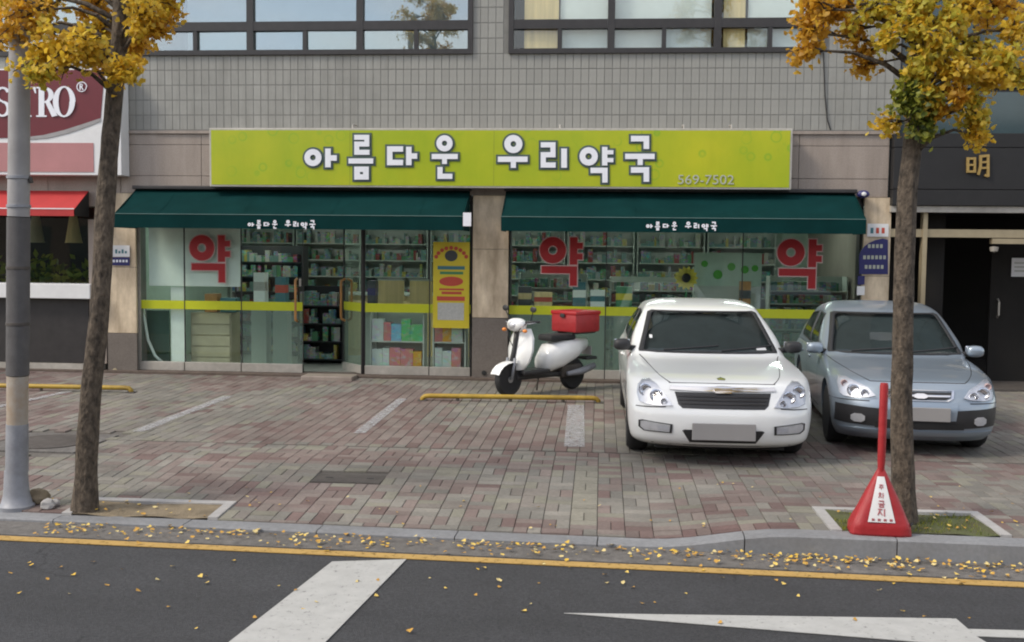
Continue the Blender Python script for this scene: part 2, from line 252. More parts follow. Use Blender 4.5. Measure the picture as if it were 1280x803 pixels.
# ------------------------------------------------------------------ mesh helpers
class MB:
    def __init__(s): s.v = []; s.f = []; s.tint = None
    def add(s, vs, fs):
        o = len(s.v); s.v += [tuple(p) for p in vs]; s.f += [tuple(i+o for i in f) for f in fs]; return s
    def box(s, x0, x1, y0, y1, z0, z1, ch=0.0):
        if ch <= 0:
            return s.add([(x0,y0,z0),(x1,y0,z0),(x1,y1,z0),(x0,y1,z0),(x0,y0,z1),(x1,y0,z1),(x1,y1,z1),(x0,y1,z1)],
                  [(0,3,2,1),(4,5,6,7),(0,1,5,4),(1,2,6,5),(2,3,7,6),(3,0,4,7)])
        bm = bmesh.new(); bmesh.ops.create_cube(bm, size=1)
        for v in bm.verts: v.co = Vector(((x0+x1)/2+v.co.x*(x1-x0), (y0+y1)/2+v.co.y*(y1-y0), (z0+z1)/2+v.co.z*(z1-z0)))
        bmesh.ops.bevel(bm, geom=list(bm.edges), offset=ch, segments=2, affect='EDGES', profile=.5)
        bm.verts.index_update(); r = s.add([v.co for v in bm.verts], [[v.index for v in f.verts] for f in bm.faces]); bm.free(); return r
    def prism(s, pts, d):                       # polygon (3d, counter-clockwise seen from +(-d)) extruded by vector d
        n = len(pts); d = Vector(d); a = [Vector(p) for p in pts]
        return s.add(a+[p+d for p in a], [tuple(range(n)), tuple(range(2*n-1, n-1, -1))]+[(i, i+n, (i+1) % n+n, (i+1) % n) for i in range(n)])
    def tube(s, path, rad, n=10, cap=True):
        P = [Vector(p) for p in path]; k = len(P); rr = rad if isinstance(rad, (list, tuple)) else [rad]*k
        ref = Vector((0, 0, 1)); vs = []; prev = None
        for i in range(k):
            t = (P[min(i+1, k-1)]-P[max(i-1, 0)]).normalized()
            if prev is None: u = t.orthogonal().normalized()
            else: u = (prev-t*prev.dot(t)).normalized()
            prev = u; w = t.cross(u)
            vs += [P[i]+(u*math.cos(a)+w*math.sin(a))*rr[i] for a in (2*math.pi*j/n for j in range(n))]
        fs = [(i*n+j, i*n+(j+1) % n, (i+1)*n+(j+1) % n, (i+1)*n+j) for i in range(k-1) for j in range(n)]
        if cap: fs += [tuple(range(n-1, -1, -1)), tuple(range((k-1)*n, k*n))]
        return s.add(vs, fs)
    def lathe(s, prof, axis='Z', c=(0, 0, 0), n=24):     # prof = [(r, h)]
        vs = []; c = Vector(c)
        for r, h in prof:
            for j in range(n):
                a = 2*math.pi*j/n; p = (r*math.cos(a), r*math.sin(a), h)
                if axis == 'X': p = (h, r*math.cos(a), r*math.sin(a))
                if axis == 'Y': p = (r*math.cos(a), h, r*math.sin(a))
                vs.append(c+Vector(p))
        k = len(prof)
        fs = [(i*n+j, i*n+(j+1) % n, (i+1)*n+(j+1) % n, (i+1)*n+j) for i in range(k-1) for j in range(n)]
        fs += [tuple(range(n-1, -1, -1)), tuple(range((k-1)*n, k*n))]
        return s.add(vs, fs)
    def ell(s, c, r, n=16, m=10, p=1.0):                  # ellipsoid
        vs = []; q = lambda v: math.copysign(abs(v)**p, v)
        for i in range(m+1):
            th = math.pi*i/m
            for j in range(n):
                a = 2*math.pi*j/n
                vs.append((c[0]+r[0]*q(math.sin(th))*q(math.cos(a)), c[1]+r[1]*q(math.sin(th))*q(math.sin(a)), c[2]+r[2]*q(math.cos(th))))
        return s.add(vs, [(i*n+j, (i+1)*n+j, (i+1)*n+(j+1) % n, i*n+(j+1) % n) for i in range(m) for j in range(n)])
    def mesh(s, name, material, smooth=False, fix=True):
        me = bpy.data.meshes.new(name); me.from_pydata(s.v, [], s.f)
        if s.tint:
            a = me.attributes.new('tint', 'FLOAT_COLOR', 'POINT'); a.data.foreach_set('color', [x for c in s.tint for x in (*c, 1.0)])
        if fix and len(s.f) < 60000:
            bm = bmesh.new(); bm.from_mesh(me); bmesh.ops.recalc_face_normals(bm, faces=bm.faces); bm.to_mesh(me); bm.free()
        if material: me.materials.append(MT[material] if isinstance(material, str) else material)
        if smooth:
            me.polygons.foreach_set('use_smooth', [True]*len(me.polygons))
            if smooth != 'all': me.set_sharp_from_angle(angle=R(smooth if smooth > 1 else 35))
        me.update(); return me
    def build(s, name, material, parent=None, smooth=False, **kw):
        return link(name, s.mesh(name, material, smooth), parent, **kw)
def link(name, me, parent=None, loc=None, **kw):
    o = bpy.data.objects.new(name, me); col.objects.link(o)
    if parent: o.parent = parent
    if loc is not None: o.location = loc
    tag(o, **kw); return o
def tag(o, label=None, cat=None, group=None, kind=None):
    if label: o['label'] = label
    if cat: o['category'] = cat
    if group: o['group'] = group
    if kind: o['kind'] = kind
    return o
def empty(name, loc=(0, 0, 0), rz=0, **kw):
    o = bpy.data.objects.new(name, None); col.objects.link(o); o.location = loc; o.rotation_euler.z = rz; o.empty_display_size = .2
    return tag(o, **kw)
def B(name, material, parent, x0, x1, y0, y1, z0, z1, ch=0.0, **kw):
    return MB().box(x0, x1, y0, y1, z0, z1, ch).build(name, material, parent, **kw)

# letters: strokes = ('l', [(x,y)...], width) or ('r', cx, cy, mid radius, width) in a 2-D frame, y down
def strokes_mesh(strokes, T, wextra, y_front, depth):
    """T maps 2-D stroke coordinates to (X, Z); each stroke a prism whose front sits 0.4 mm behind the last"""
    mb = MB(); k = 0
    def P(x, y, yy): X, Z = T(x, y); return (X, yy, Z)
    for st in strokes:
        yf = y_front+.0005*k; k += 1
        if st[0] == 'r':
            _, cx, cy, rm, wd = st; wd += wextra; n = 28; ro, ri = rm+wd/2, max(rm-wd/2, .5)
            for i in range(n):
                a, b_ = 2*math.pi*i/n, 2*math.pi*(i+1)/n
                q = [(cx+ri*math.cos(a), cy+ri*math.sin(a)), (cx+ro*math.cos(a), cy+ro*math.sin(a)), (cx+ro*math.cos(b_), cy+ro*math.sin(b_)), (cx+ri*math.cos(b_), cy+ri*math.sin(b_))]
                mb.prism([P(x, y, yf) for x, y in q], (0, depth, 0))
        else:
            _, pts, wd = st; wd += wextra; h = wd/2
            for i in range(len(pts)-1):
                yf += .0003
                (ax, ay), (bx, by) = pts[i], pts[i+1]; ln = math.hypot(bx-ax, by-ay); ux, uy = (bx-ax)/ln, (by-ay)/ln
                e0 = h if i > 0 else wextra/2; e1 = h if i < len(pts)-2 else wextra/2
                ax -= ux*e0; ay -= uy*e0; bx += ux*e1; by += uy*e1; nx, ny = -uy*h, ux*h
                mb.prism([P(x, y, yf) for x, y in ((ax+nx, ay+ny), (bx+nx, by+ny), (bx-nx, by-ny), (ax-nx, ay-ny))], (0, depth, 0))
    return mb
def text_mesh(s, size, material, name):
    cu = bpy.data.curves.new(name, 'FONT'); cu.body = s; cu.size = size; cu.extrude = .004; cu.align_x = 'CENTER'
    o = bpy.data.objects.new(name, cu); col.objects.link(o); dg = bpy.context.evaluated_depsgraph_get(); dg.update()
    me = bpy.data.meshes.new_from_object(o.evaluated_get(dg)); bpy.data.objects.remove(o); me.materials.clear(); me.materials.append(MT[material]); return me

# ------------------------------------------------------------------ layout (metres)
ZR = -.14                                    # road level
KA, KM = (G(120, 655, ZR)+G(1040, 699, ZR))/2, -.036     # the kerb runs slightly askew to the front
def yk(x): return KA.y+KM*(x-KA.x)
YA = (G(0, 675, ZR)+G(1280, 731, ZR))/2
def yy(x): return YA.y+KM*(x-YA.x)
XD0, XD1 = G(810, 685, ZR).x, G(985, 685, ZR).x
YJ = G(560, 561).y                           # joint between the two paving fields
def drop(x): t = min(1, max(0, (XD1-x)/(XD1-XD0))); return t*t*(3-2*t)
KD = .112
def gz(x, y): return -KD*drop(x)*min(1, max(0, (yk(x)+2.0-y)/2.0))

# ---- ground, road
B('ground', 'ground', None, -160, 160, -160, 160, -.6, -.3, kind='structure')
def strip(fa, fb, z0, z1, X=80): return MB().prism([(-X, fa(-X), z0), (X, fa(X), z0), (X, fb(X), z0), (-X, fb(-X), z0)], (0, 0, z1-z0))
road = strip(lambda x: -25, lambda x: yy(x)+.1, -.3, ZR).build('road', 'asphalt', None, kind='structure')
strip(lambda x: yy(x)+.1, lambda x: yk(x)+.02, -.3, ZR+.003).build('gutter', 'gutter', None, kind='structure')
strip(lambda x: yy(x)-.05, lambda x: yy(x)+.05, ZR+.004, ZR+.009, 40).build('yellow_line', 'yellow_line', road)
q = [G(415, 703.5, ZR), G(508, 700.5, ZR), G(265, 950, ZR), G(100, 950, ZR)]
MB().prism([(p.x, p.y, ZR+.004) for p in (q[0], q[1], q[2], q[3])], (0, 0, .004)).build('white_stripe', 'white_line', road)
q = [G(705, 768, ZR), G(1195, 775, ZR), G(1210, 788, ZR), G(1360, 792, ZR), G(1360, 802, ZR), G(1220, 797, ZR), G(1245, 812, ZR)]
MB().prism([(p.x, p.y, ZR+.004) for p in q], (0, 0, .004)).build('lane_arrow', 'white_line', road)
B('far_pavement', 'gutter', None, -80, 80, -60, -24, -.3, -.02, kind='structure')

# ---- kerb
kerb = empty('kerb', (0, yk(0), 0), math.atan(KM), kind='structure')
kx = -9.0
random.seed(3)
while kx < 9:
    x0, x1 = kx+.004, kx+1.0-.004; mb = MB(); n = 6
    for i in range(n+1):
        x = x0+(x1-x0)*i/n; zt = -KD*drop(x); e = .012
        mb.v += [(x, 0, -.3), (x, 0, zt-e), (x, e, zt), (x, .17, zt), (x, .17, -.3)]
    for i in range(n):
        for j in range(4): mb.f.append((i*5+j, (i+1)*5+j, (i+1)*5+j+1, i*5+j+1))
    mb.f += [(0, 1, 2, 3, 4), tuple(n*5+j for j in (4, 3, 2, 1, 0))]
    mb.build('kerb_stone', 'kerb', kerb); kx += 1.0

# ---- pavement
pave = empty('pavement', (0, 0, 0), kind='structure')
mb = MB(); xs = [-30, -9]+[-8.5+.5*i for i in range(35)]+[9, 30]; ys = [.168, .6, 1.2, 2.0, YJ, .6]
for q, y in enumerate(ys):
    for x in xs: y_ = yk(x)+y if q < 4 else y; mb.v.append((x, y_, gz(x, y_)-.016))
nx = len(xs)
for j in range(len(ys)-1):
    for i in range(nx-1): mb.f.append((j*nx+i, j*nx+i+1, (j+1)*nx+i+1, (j+1)*nx+i))
mb.build('bedding', 'sand', pave)
def rect(*px):
    p = [G(*a) for a in px]; X = sorted(v.x for v in p); Y = sorted(v.y for v in p)
    return ((X[0]+X[1])/2, (X[2]+X[3])/2, (Y[0]+Y[1])/2, (Y[2]+Y[3])/2)
lp = rect((120, 612), (297, 617), (245, 654), (40, 648)); rp = rect((1017, 637), (1213, 639), (1248, 669), (1048, 667))
PW = .20
snapy = lambda y: YJ-.02-PW*round((YJ-.02-y)/PW)
snap = lambda x: -8.4+PW*round((x+8.4)/PW)
LPIT = (snap(G(60, 632).x), snap(G(272, 634).x), yk(-3)+.17, G(200, 613).y); RPIT = (snap(G(1030, 652).x), snap(G(1230, 652).x), yk(2)+.17, G(1115, 638).y)
MANH = (snap(MANH[0]), snap(MANH[1]), MANH[2], MANH[3]) if False else None
_m = rect((398, 584), (479, 585), (470, 602), (382, 600)); MANH = (snap(_m[0]), snap(_m[1]), snapy(_m[2]), snapy(_m[3]))
rmc = G(62, 552)
def blocked(x, y, hx, hy): return abs(x-rmc.x) < .54 and abs(y-rmc.y) < .56
from mathutils import noise
def paver(mb, x, y, hx, hy, c, rnd):
    g = .002; ch = .0035; dz = rnd.uniform(-.0025, .0025); hx -= g; hy -= g; vs = []
    for sx, sy, k, z in [(a, b_, 0, -.02) for a, b_ in ((-1,-1),(1,-1),(1,1),(-1,1))]+[(a, b_, 0, -.004) for a, b_ in ((-1,-1),(1,-1),(1,1),(-1,1))]+[(a, b_, ch, 0) for a, b_ in ((-1,-1),(1,-1),(1,1),(-1,1))]:
        X, Y = x+sx*(hx-k), y+sy*(hy-k); vs.append((X, Y, gz(X, Y)+z+dz))
    mb.add(vs, [(8,9,10,11)]+[(i, (i+1) % 4, (i+1) % 4+4, i+4) for i in range(4)]+[(i+4, (i+1) % 4+4, (i+1) % 4+8, i+8) for i in range(4)])
    mb.tint = (mb.tint or [])+[c]*12
REDS = [(0.192, 0.152, 0.135), (0.174, 0.132, 0.118), (0.202, 0.166, 0.147), (0.16, 0.11, 0.099)]
GREYS = [(0.197, 0.185, 0.161), (0.18, 0.17, 0.149), (0.215, 0.2, 0.174), (0.187, 0.167, 0.146), (0.212, 0.201, 0.16)]
rnd = random.Random(11); near = []
x = -8.4
ci = 0
while x < 8.4:                          # basket weave: cells of two bricks, laid across and along in turn
    y1 = YJ-.02; cj = 0
    while y1 > yk(x+PW/2)+.2:
        y0 = y1-PW; h = PW/2
        if (ci+cj+(rnd.random() < .12)) % 2: br = ((x, x+h, y0, y1), (x+h, x+PW, y0, y1))
        else: br = ((x, x+PW, y0, y0+h), (x, x+PW, y0+h, y1))
        for bx0, bx1, by0, by1 in br:
            xc = (bx0+bx1)/2; lo = yk(xc)+.172
            for pit in (LPIT, RPIT):
                if pit[0] < xc < pit[1]: lo = pit[3]
            by0 = max(by0, lo)
            if by1-by0 < .03 or (MANH[0] < xc < MANH[1] and MANH[2] < (by0+by1)/2 < MANH[3]): continue
            near.append((xc, (by0+by1)/2, (bx1-bx0)/2, (by1-by0)/2))
        y1 -= PW; cj += 1
    x += PW; ci += 1
near = [p for p in near if p[3] > .012 and not blocked(*p)]
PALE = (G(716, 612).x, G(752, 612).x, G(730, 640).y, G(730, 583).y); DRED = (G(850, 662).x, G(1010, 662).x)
def tint_near(x, y):
    n = noise.noise((x*1.1+5, y*1.6, 0)); r = rnd.random()
    c = rnd.choice(REDS if n+(r-.5)*.75 > .0 else GREYS); k = rnd.uniform(.88, 1.12)
    if PALE[0] < x < PALE[1] and PALE[2] < y < PALE[3]: c = (.225, .212, .172)
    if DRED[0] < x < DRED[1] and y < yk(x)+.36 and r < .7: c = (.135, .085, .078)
    return tuple(v*k for v in c)
def score(p):                       # how large it shows: distance, kept inside the frame
    q = Vector((p[0], p[1], 0))-CAM; dd = q.dot(fwd); u = q.dot(rgt)/dd*FPX
    return dd+(100 if abs(u) > 640 else 0)-p[3]*2
near.sort(key=score)
for p in near[:300]:
    mb = MB(); paver(mb, *p, tint_near(p[0], p[1]), rnd); mb.build('paver', 'paver', pave)
rest = MB(); rest.tint = []
for p in near[300:]: paver(rest, *p, tint_near(p[0], p[1]), rnd)
x = -10.5; i = 0
while x < 10.5:
    y = YJ+.03+(.12 if i % 2 else 0); i += 1
    if y > YJ+.1: paver(rest, x+.06, YJ+.03+.06, .06, .06, rnd.choice(GREYS), rnd)
    while y < -.12:
        if not blocked(x+.06, y+.12, .06, .12):
            n = noise.noise((x*.55+2, y*.5+9, 3.0)); c = rnd.choice(REDS if n+(rnd.random()-.5)*.35 > .06 else GREYS); k = rnd.uniform(.9, 1.08)
            paver(rest, x+.06, y+.12, .06, .12, tuple(v*k for v in c), rnd)
        y += .24
    x += .12
rest.build('smaller_paver', 'paver', pave, kind='stuff')
B('drain_joint', 'iron', pave, -10, 10, YJ-.014, YJ+.022, -.03, -.006)
for a, b_, wd in (((285, 496), (172, 540), .13), ((503, 499), (449, 542), .12), ((720, 507), (718, 559), .20), ((85, 490), (-30, 515), .12)):
    p, q = G(*a), G(*b_); d = (q-p).normalized(); n_ = Vector((d.y, -d.x, 0))*wd/2
    MB().prism([(v.x, v.y, .004) for v in (p+n_, q+n_, q-n_, p-n_)], (0, 0, .003)).build('bay_line', 'bay_line', pave)
# pits
for (x0, x1, y0, y1), soil in ((LPIT, 'soil'), (RPIT, 'moss')):
    mb = MB(); n = 26
    for j in range(n+1):
        for i_ in range(n+1):
            X, Y = x0+(x1-x0)*i_/n, y0+(y1-y0)*j/n; mb.v.append((X, Y, gz(X, Y)-.002+.02*noise.noise((X*5, Y*5, 1))))
    for j in range(n):
        for i_ in range(n): mb.f.append((j*(n+1)+i_, j*(n+1)+i_+1, (j+1)*(n+1)+i_+1, (j+1)*(n+1)+i_))
    mb.build('tree_pit_soil', soil, pave, smooth='all')
    bw = .075
    for (a0, a1, b0, b1) in ((x0, x1, y1-bw, y1), (x0, x0+bw, y0, y1-bw-.003), (x1-bw, x1, y0, y1-bw-.003)):
        mb = MB()
        vs = [(X, Y, gz(X, Y)+z) for z in (-.05, .012) for X, Y in ((a0, b0), (a1, b0), (a1, b1), (a0, b1))]
        mb.add(vs, [(0,3,2,1),(4,5,6,7),(0,1,5,4),(1,2,6,5),(2,3,7,6),(3,0,4,7)]); mb.build('pit_border', 'pitstone', pave)
# manholes
MB().box(rmc.x-.48, rmc.x+.48, rmc.y-.46, rmc.y+.46, -.05, -.004, .004).build('manhole_collar', 'gutter', pave)
x0, x1, y0, y1 = MANH
mh = empty('drain_cover', ((x0+x1)/2, (y0+y1)/2, gz(x0, y0)), label='dark square iron drain cover set in the paving', cat='drain cover')
hx, hy = (x1-x0)/2-.006, (y1-y0)/2-.006
MB().box(-hx, hx, -hy, hy, -.02, .004, .004).build('plate', 'iron', mh)
for sy in (-1, 1): B('rim_bar', 'iron', mh, -hx+.002, hx-.002, sy*(hy-.012)-.01, sy*(hy-.012)+.01, .003, .008)
for sx in (-.3, .3): B('lifting_slot', 'dark', mh, sx*hx*2-.03, sx*hx*2+.03, -.012, .012, .003, .0055)
rmh = empty('manhole_cover', (rmc.x, rmc.y, 0), label='round dark manhole cover behind the utility pole', cat='manhole')
MB().lathe([(.38, -.02), (.38, .004), (.34, .006), (.33, .002), (.31, .002), (.30, .006), (.001, .007)], n=36).build('cover', 'iron', rmh, smooth=30)

# ------------------------------------------------------------------ pharmacy building
def X0(px, py=300, Y=0.0): return F(px, py, Y).x
def Z0(py, px=640, Y=0.0): return F(px, py, Y).z
bld = empty('tiled_building', (0, 0, 0), label='grey tiled building with pharmacy shopfront and dark framed upper windows', cat='building')
XL, XR = -14.0, X0(1125, 110)
ZT0, ZT1 = Z0(163), Z0(67)                   # tile zone
ZTOP = 9.5
# backing wall with window openings
wins = [(X0(-420, 40), X0(130, 40), [X0(a, 40) for a in (-285, -145, -5)]), (X0(176, 40), X0(591, 40), [X0(a, 40) for a in (313, 450)]), (X0(636, 40), X0(1029, 40), [X0(a, 40) for a in (764, 897)])]
ZW0, ZW1, ZTR = Z0(67.5), ZT1+2.0, Z0(31)
mb = MB(); mb.box(XL, XR, .012, .30, ZT0-.02, ZW0-.002); mb.box(XL, XR, .012, .30, ZW1+.002, ZTOP)
edges = [XL]+[e for a, b_, _ in wins for e in (a, b_)]+[XR]
edges[1] = max(edges[1], XL+.01) if edges[1] > XL else XL+.01
for i in range(0, len(edges), 2): mb.box(edges[i], edges[i+1], .012, .30, ZW0-.002, ZW1+.002)
mb.build('wall', 'grout', bld)
B('upper_room', 'dark', bld, XL, XR, 3.2, 3.4, ZT0, ZTOP)
B('roof', 'gutter', bld, XL-.1, XR+.1, -.1, 12, ZTOP, ZTOP+.3)
B('side_wall', 'granite', bld, XR-.25, XR, .31, 12, 0, ZTOP)
# tiles
TW, TH = .112, (ZT1-ZT0)/5
tme = MB().add([(-TW/2+.004, 0, -TH/2+.005), (TW/2-.004, 0, -TH/2+.005), (TW/2-.004, 0, TH/2-.005), (-TW/2+.004, 0, TH/2-.005)]+
     [(-TW/2+.0055, -.004, -TH/2+.0065), (TW/2-.0055, -.004, -TH/2+.0065), (TW/2-.0055, -.004, TH/2-.0065), (-TW/2+.0055, -.004, TH/2-.0065)],
     [(4,5,6,7),(0,1,5,4),(1,2,6,5),(2,3,7,6),(3,0,4,7)]).mesh('wall_tile', 'tile')
tl = []
nc = int((XR-XL)/TW)
for i in range(nc):
    xx = XL+TW*(i+.5)
    for j in range(5): tl.append((xx, ZT0+TH*(j+.5)))
    if not any(a-TW*.45 < xx < b_+TW*.45 for a, b_, _ in wins):
        for j in range(5, 5+int(2.0/TH)): tl.append((xx, ZT0+TH*(j+.5)))
tl.sort(key=lambda p: abs(p[0]-.0)+(3 if p[1] > ZT1+.9 else 0))
rest = MB()
for i, (xx, zz) in enumerate(tl):
    if i < 300: link('wall_tile', tme, bld, (xx+random.uniform(-.001, .001), .012-random.uniform(0, .0015), zz))
    else:
        rest.add([(v.co.x+xx, v.co.y+.012, v.co.z+zz) for v in tme.vertices], [tuple(p.vertices) for p in tme.polygons])
rest.build('outer_wall_tile', 'tile', bld, kind='stuff')
B('window_sill_course', 'granite', bld, XL, XR, -.03, .011, ZT0-.055, ZT0-.012)
# upper windows
cw = [F(1029, 66), F(1030, 90), F(1031, 120), F(1034, 150), F(1038, 163)]; MB().tube([(p.x, -.012, p.z) for p in cw], .009, 6).build('cable', 'rubber', bld)
for wi, (a, b_, mull) in enumerate(wins):
    wn = empty('upper_window', (0, 0, 0)); wn.parent = bld
    fw = .045; xs = [a]+mull+[b_]
    mb = MB(); mb.box(a, b_, -.035, .10, ZW0, ZW0+.07); mb.box(a, b_, -.035, .10, ZW1-.07, ZW1)
    mb.box(a, a+.07, -.035, .10, ZW0+.07, ZW1-.07); mb.box(b_-.07, b_, -.035, .10, ZW0+.07, ZW1-.07)
    for m_ in mull: mb.box(m_-.05, m_+.05, -.032, .10, ZW0+.07, ZW1-.07)
    mb.build('frame', 'alu_dark', wn)
    for k in range(len(xs)-1):
        l_, r_ = xs[k]+.055, xs[k+1]-.055
        B('transom', 'alu_dark', wn, l_-.004, r_+.004, -.028, .09, ZTR-.065, ZTR+.065)
        mid = (l_+r_)/2; B('glazing_bar', 'alu_dark', wn, mid-.03, mid+.03, -.024, .08, ZW0+.071, ZTR-.066)
        # sashes sit at slightly different depths and angles
        for (p0, p1, z0, z1) in ((l_, r_, ZTR+.065, ZW1-.07), (l_, mid-.03, ZW0+.07, ZTR-.065), (mid+.03, r_, ZW0+.07, ZTR-.065)):
            tl_ = random.uniform(-.006, .006); t2 = random.uniform(-.008, .008); y = .03
            MB().prism([(p0, y+tl_, z0), (p1, y-tl_, z0), (p1, y-tl_+t2, z1), (p0, y+tl_+t2, z1)], (0, .006, 0)).build('pane', 'pane_clear' if wi == 2 else 'pane_up', wn)
    if wi == 2:
        for (c0, c1) in ((655, 698), (905, 932)):
            B('curtain', 'curtain', wn, X0(c0, 40), X0(c1, 40), .07, .10, ZW0+.01, ZW1-.01)
        B('blind', 'blind', wn, X0(700, 40), X0(890, 40), .12, .14, ZW0, ZW1)
        B('blind', 'blind', wn, X0(936, 40), X0(1027, 40), .12, .14, ZW0, ZW1)
    elif wi == 1:
        B('blind', 'blind', wn, X0(205, 40), X0(585, 40), .9, .93, ZW0, ZW1)
    else: B('blind', 'blind', wn, X0(40, 40), X0(125, 40), .5, .53, ZTR, ZW1)

# stone band and pillars
ZB = Z0(240)                                   # underside of band / head of shopfront
def slabs(x0, x1, zs, n, y0, y1, material, name='stone_slab'):
    for j in range(len(zs)-1):
        for i in range(n):
            a = x0+(x1-x0)*i/n; b_ = x0+(x1-x0)*(i+1)/n
            MB().box(a+.003, b_-.003, y0+random.uniform(0, .003), y1, zs[j]+.003, zs[j+1]-.003, .003).build(name, material, bld)
SB = [ZB-.05, Z0(222), Z0(182), ZT0-.056]
xl0, xl1 = X0(152), X0(262); slabs(X0(152), X0(1108), SB, 9, 0, .06, 'granite')
B('band_backing', 'grout', bld, XL, XR, .061, .25, ZB-.05, ZT0-.021)
slabs(XL, X0(152)-.004, [Z0(262), Z0(222), ZT0-.056], 6, .0, .06, 'granite')
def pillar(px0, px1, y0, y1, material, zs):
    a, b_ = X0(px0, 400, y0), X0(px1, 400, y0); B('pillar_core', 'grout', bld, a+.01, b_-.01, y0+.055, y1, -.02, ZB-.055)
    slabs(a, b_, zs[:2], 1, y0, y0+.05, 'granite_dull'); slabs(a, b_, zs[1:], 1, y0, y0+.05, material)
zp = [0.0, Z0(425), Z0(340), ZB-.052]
pillar(134, 171, -.02, .35, 'polished_lit', zp); pillar(590, 635, -.02, .35, 'polished_lit', [0, Z0(398), Z0(312), ZB-.052]); pillar(1076, 1110, -.02, .35, 'polished_lit', [0, Z0(425), Z0(340), ZB-.052])
MB().lathe([(.035, 0), (.035, -.012), (.02, -.014), (.001, -.014)], 'Y', (X0(605, 466, -.02), -.02, Z0(466, 605)), 16).build('drain_hole', 'dark', bld)
MB().lathe([(.035, 0), (.035, -.012), (.02, -.014), (.001, -.014)], 'Y', (X0(144, 463, -.02), -.02, Z0(463, 144)), 16).build('drain_hole', 'brass', bld)

# plinth and step
MT['plinth'] = mat('brown_plinth', (.11, .082, .066), .8, .25, 12, .3, 60, dirt=.4)
B('plinth', 'plinth', bld, XL, X0(1108), -.14, .30, -.02, .035, .006)
B('doorstep', 'granite', bld, X0(376, 480, -.5), X0(440, 480, -.5), -.5, -.142, -.02, .06, .012)

# shopfront glazing
ZS0, ZS1 = Z0(466.5), Z0(455.5)               # bottom rail
ZF0, ZF1 = Z0(391), Z0(381)                   # lime stripe (at x=640 side values follow)
ZG = 2.62
YG = .10
def glazing(px0, px1, name='shop_window', rail=True, par=bld, stripe=True, lower='frost', z0=.036):
    wn = empty(name, (0, 0, 0)); wn.parent = par
    a, b_ = X0(px0, 380, YG), X0(px1, 380, YG); fw = .007
    mb = MB(); mb.box(a, a+fw, YG-.012, YG+.012, z0, ZG); mb.box(b_-fw, b_, YG-.012, YG+.012, z0, ZG); mb.box(a+fw, b_-fw, YG-.03, YG+.03, ZG-.05, ZG)
    mb.build('frame', 'alu_dark', wn)
    if rail: B('bottom_rail', 'alu', wn, a+fw, b_-fw, YG-.034, YG+.034, z0, z0+.13, .004)
    zl = z0+.13 if rail else z0
    zs = 1.02
    B('pane', 'pane', wn, a+fw, b_-fw, YG-.004, YG+.004, zs+.0, ZG-.05)
    if lower: B('lower_pane', lower, wn, a+fw, b_-fw, YG-.004, YG+.004, zl, zs-.001)
    if stripe: B('lime_stripe', 'lime_film', wn, a+fw-.004, b_-fw+.004, YG-.0075, YG-.0045, zs-.055, zs+.075)
    return wn, a, b_
random.seed(5)
glazing(171, 231, lower='pane'); glazing(231, 302, lower='pane')
B('corner_post', 'alu', bld, X0(171, 380, YG), X0(177, 380, YG), YG-.03, YG-.013, .17, ZG); B('inner_post', 'blind', bld, X0(214, 420, .2), X0(231, 420, .2), .20, .24, .05, F(220, 359, .2).z)
def handle(par, X, z0, z1, y):
    MB().tube([(X, y, z0), (X, y-.07, z0+.02), (X, y-.075, z0+.06), (X, y-.075, z1-.06), (X, y-.07, z1-.02), (X, y, z1)], .019, 10).build('handle', 'wood', par, smooth=40)
d1, a, b_ = glazing(302, 379, 'glass_door'); handle(d1, b_-.09, Z0(402, 370), Z0(349, 370), YG-.02)
B('lock_plate', 'alu', d1, b_-.05, b_-.02, YG-.045, YG-.034, Z0(362), Z0(352))
# open leaf, swung inwards a little
leaf = empty('glass_door', (X0(456, 380, YG)-.02, YG, 0), R(-50)); leaf.parent = bld
lw = .66
mb = MB(); mb.box(-lw, -lw+.022, -.012, .012, .04, 2.4); mb.box(-.022, 0, -.03, .03, .04, 2.4); mb.box(-lw+.022, -.022, -.03, .03, 2.34, 2.4); mb.build('frame', 'alu_dark', leaf)
B('bottom_rail', 'alu', leaf, -lw+.022, -.022, -.034, .034, .04, .16, .004)
B('pane', 'pane', leaf, -lw+.022, -.022, -.004, .004, 1.02, 2.34); B('lower_pane', 'frost', leaf, -lw+.022, -.022, -.004, .004, .16, 1.019)
B('lime_stripe', 'lime_film', leaf, -lw+.018, -.018, -.0075, -.0045, .965, 1.095)
for s in (-1, 1):
    zz0, zz1 = Z0(404, 430), Z0(350, 430); xh = -lw+.09
    MB().tube([(xh, s*.02, zz0), (xh, s*.085, zz0+.03), (xh, s*.09, zz0+.07), (xh, s*.09, zz1-.07), (xh, s*.085, zz1-.03), (xh, s*.02, zz1)], .019, 10).build('handle', 'wood', leaf, smooth=40)
glazing(456, 537, lower='pane'); glazing(537, 589, lower='pane')
glazing(636, 757); glazing(757, 927); glazing(927, 1075)
B('shop_lintel', 'alu_dark', bld, X0(171), X0(589), YG-.05, .3, ZG+.002, ZB+.1); B('shop_lintel', 'alu_dark', bld, X0(636), X0(1075), YG-.05, .3, ZG+.002, ZB+.1)

for px0, px1 in ((586.5, 592), (633, 638), (1072, 1078), (168, 172.5)): B('jamb', 'alu_dark', bld, X0(px0, 380, YG), X0(px1, 380, YG), YG+.014, .30, .036, ZB-.06)
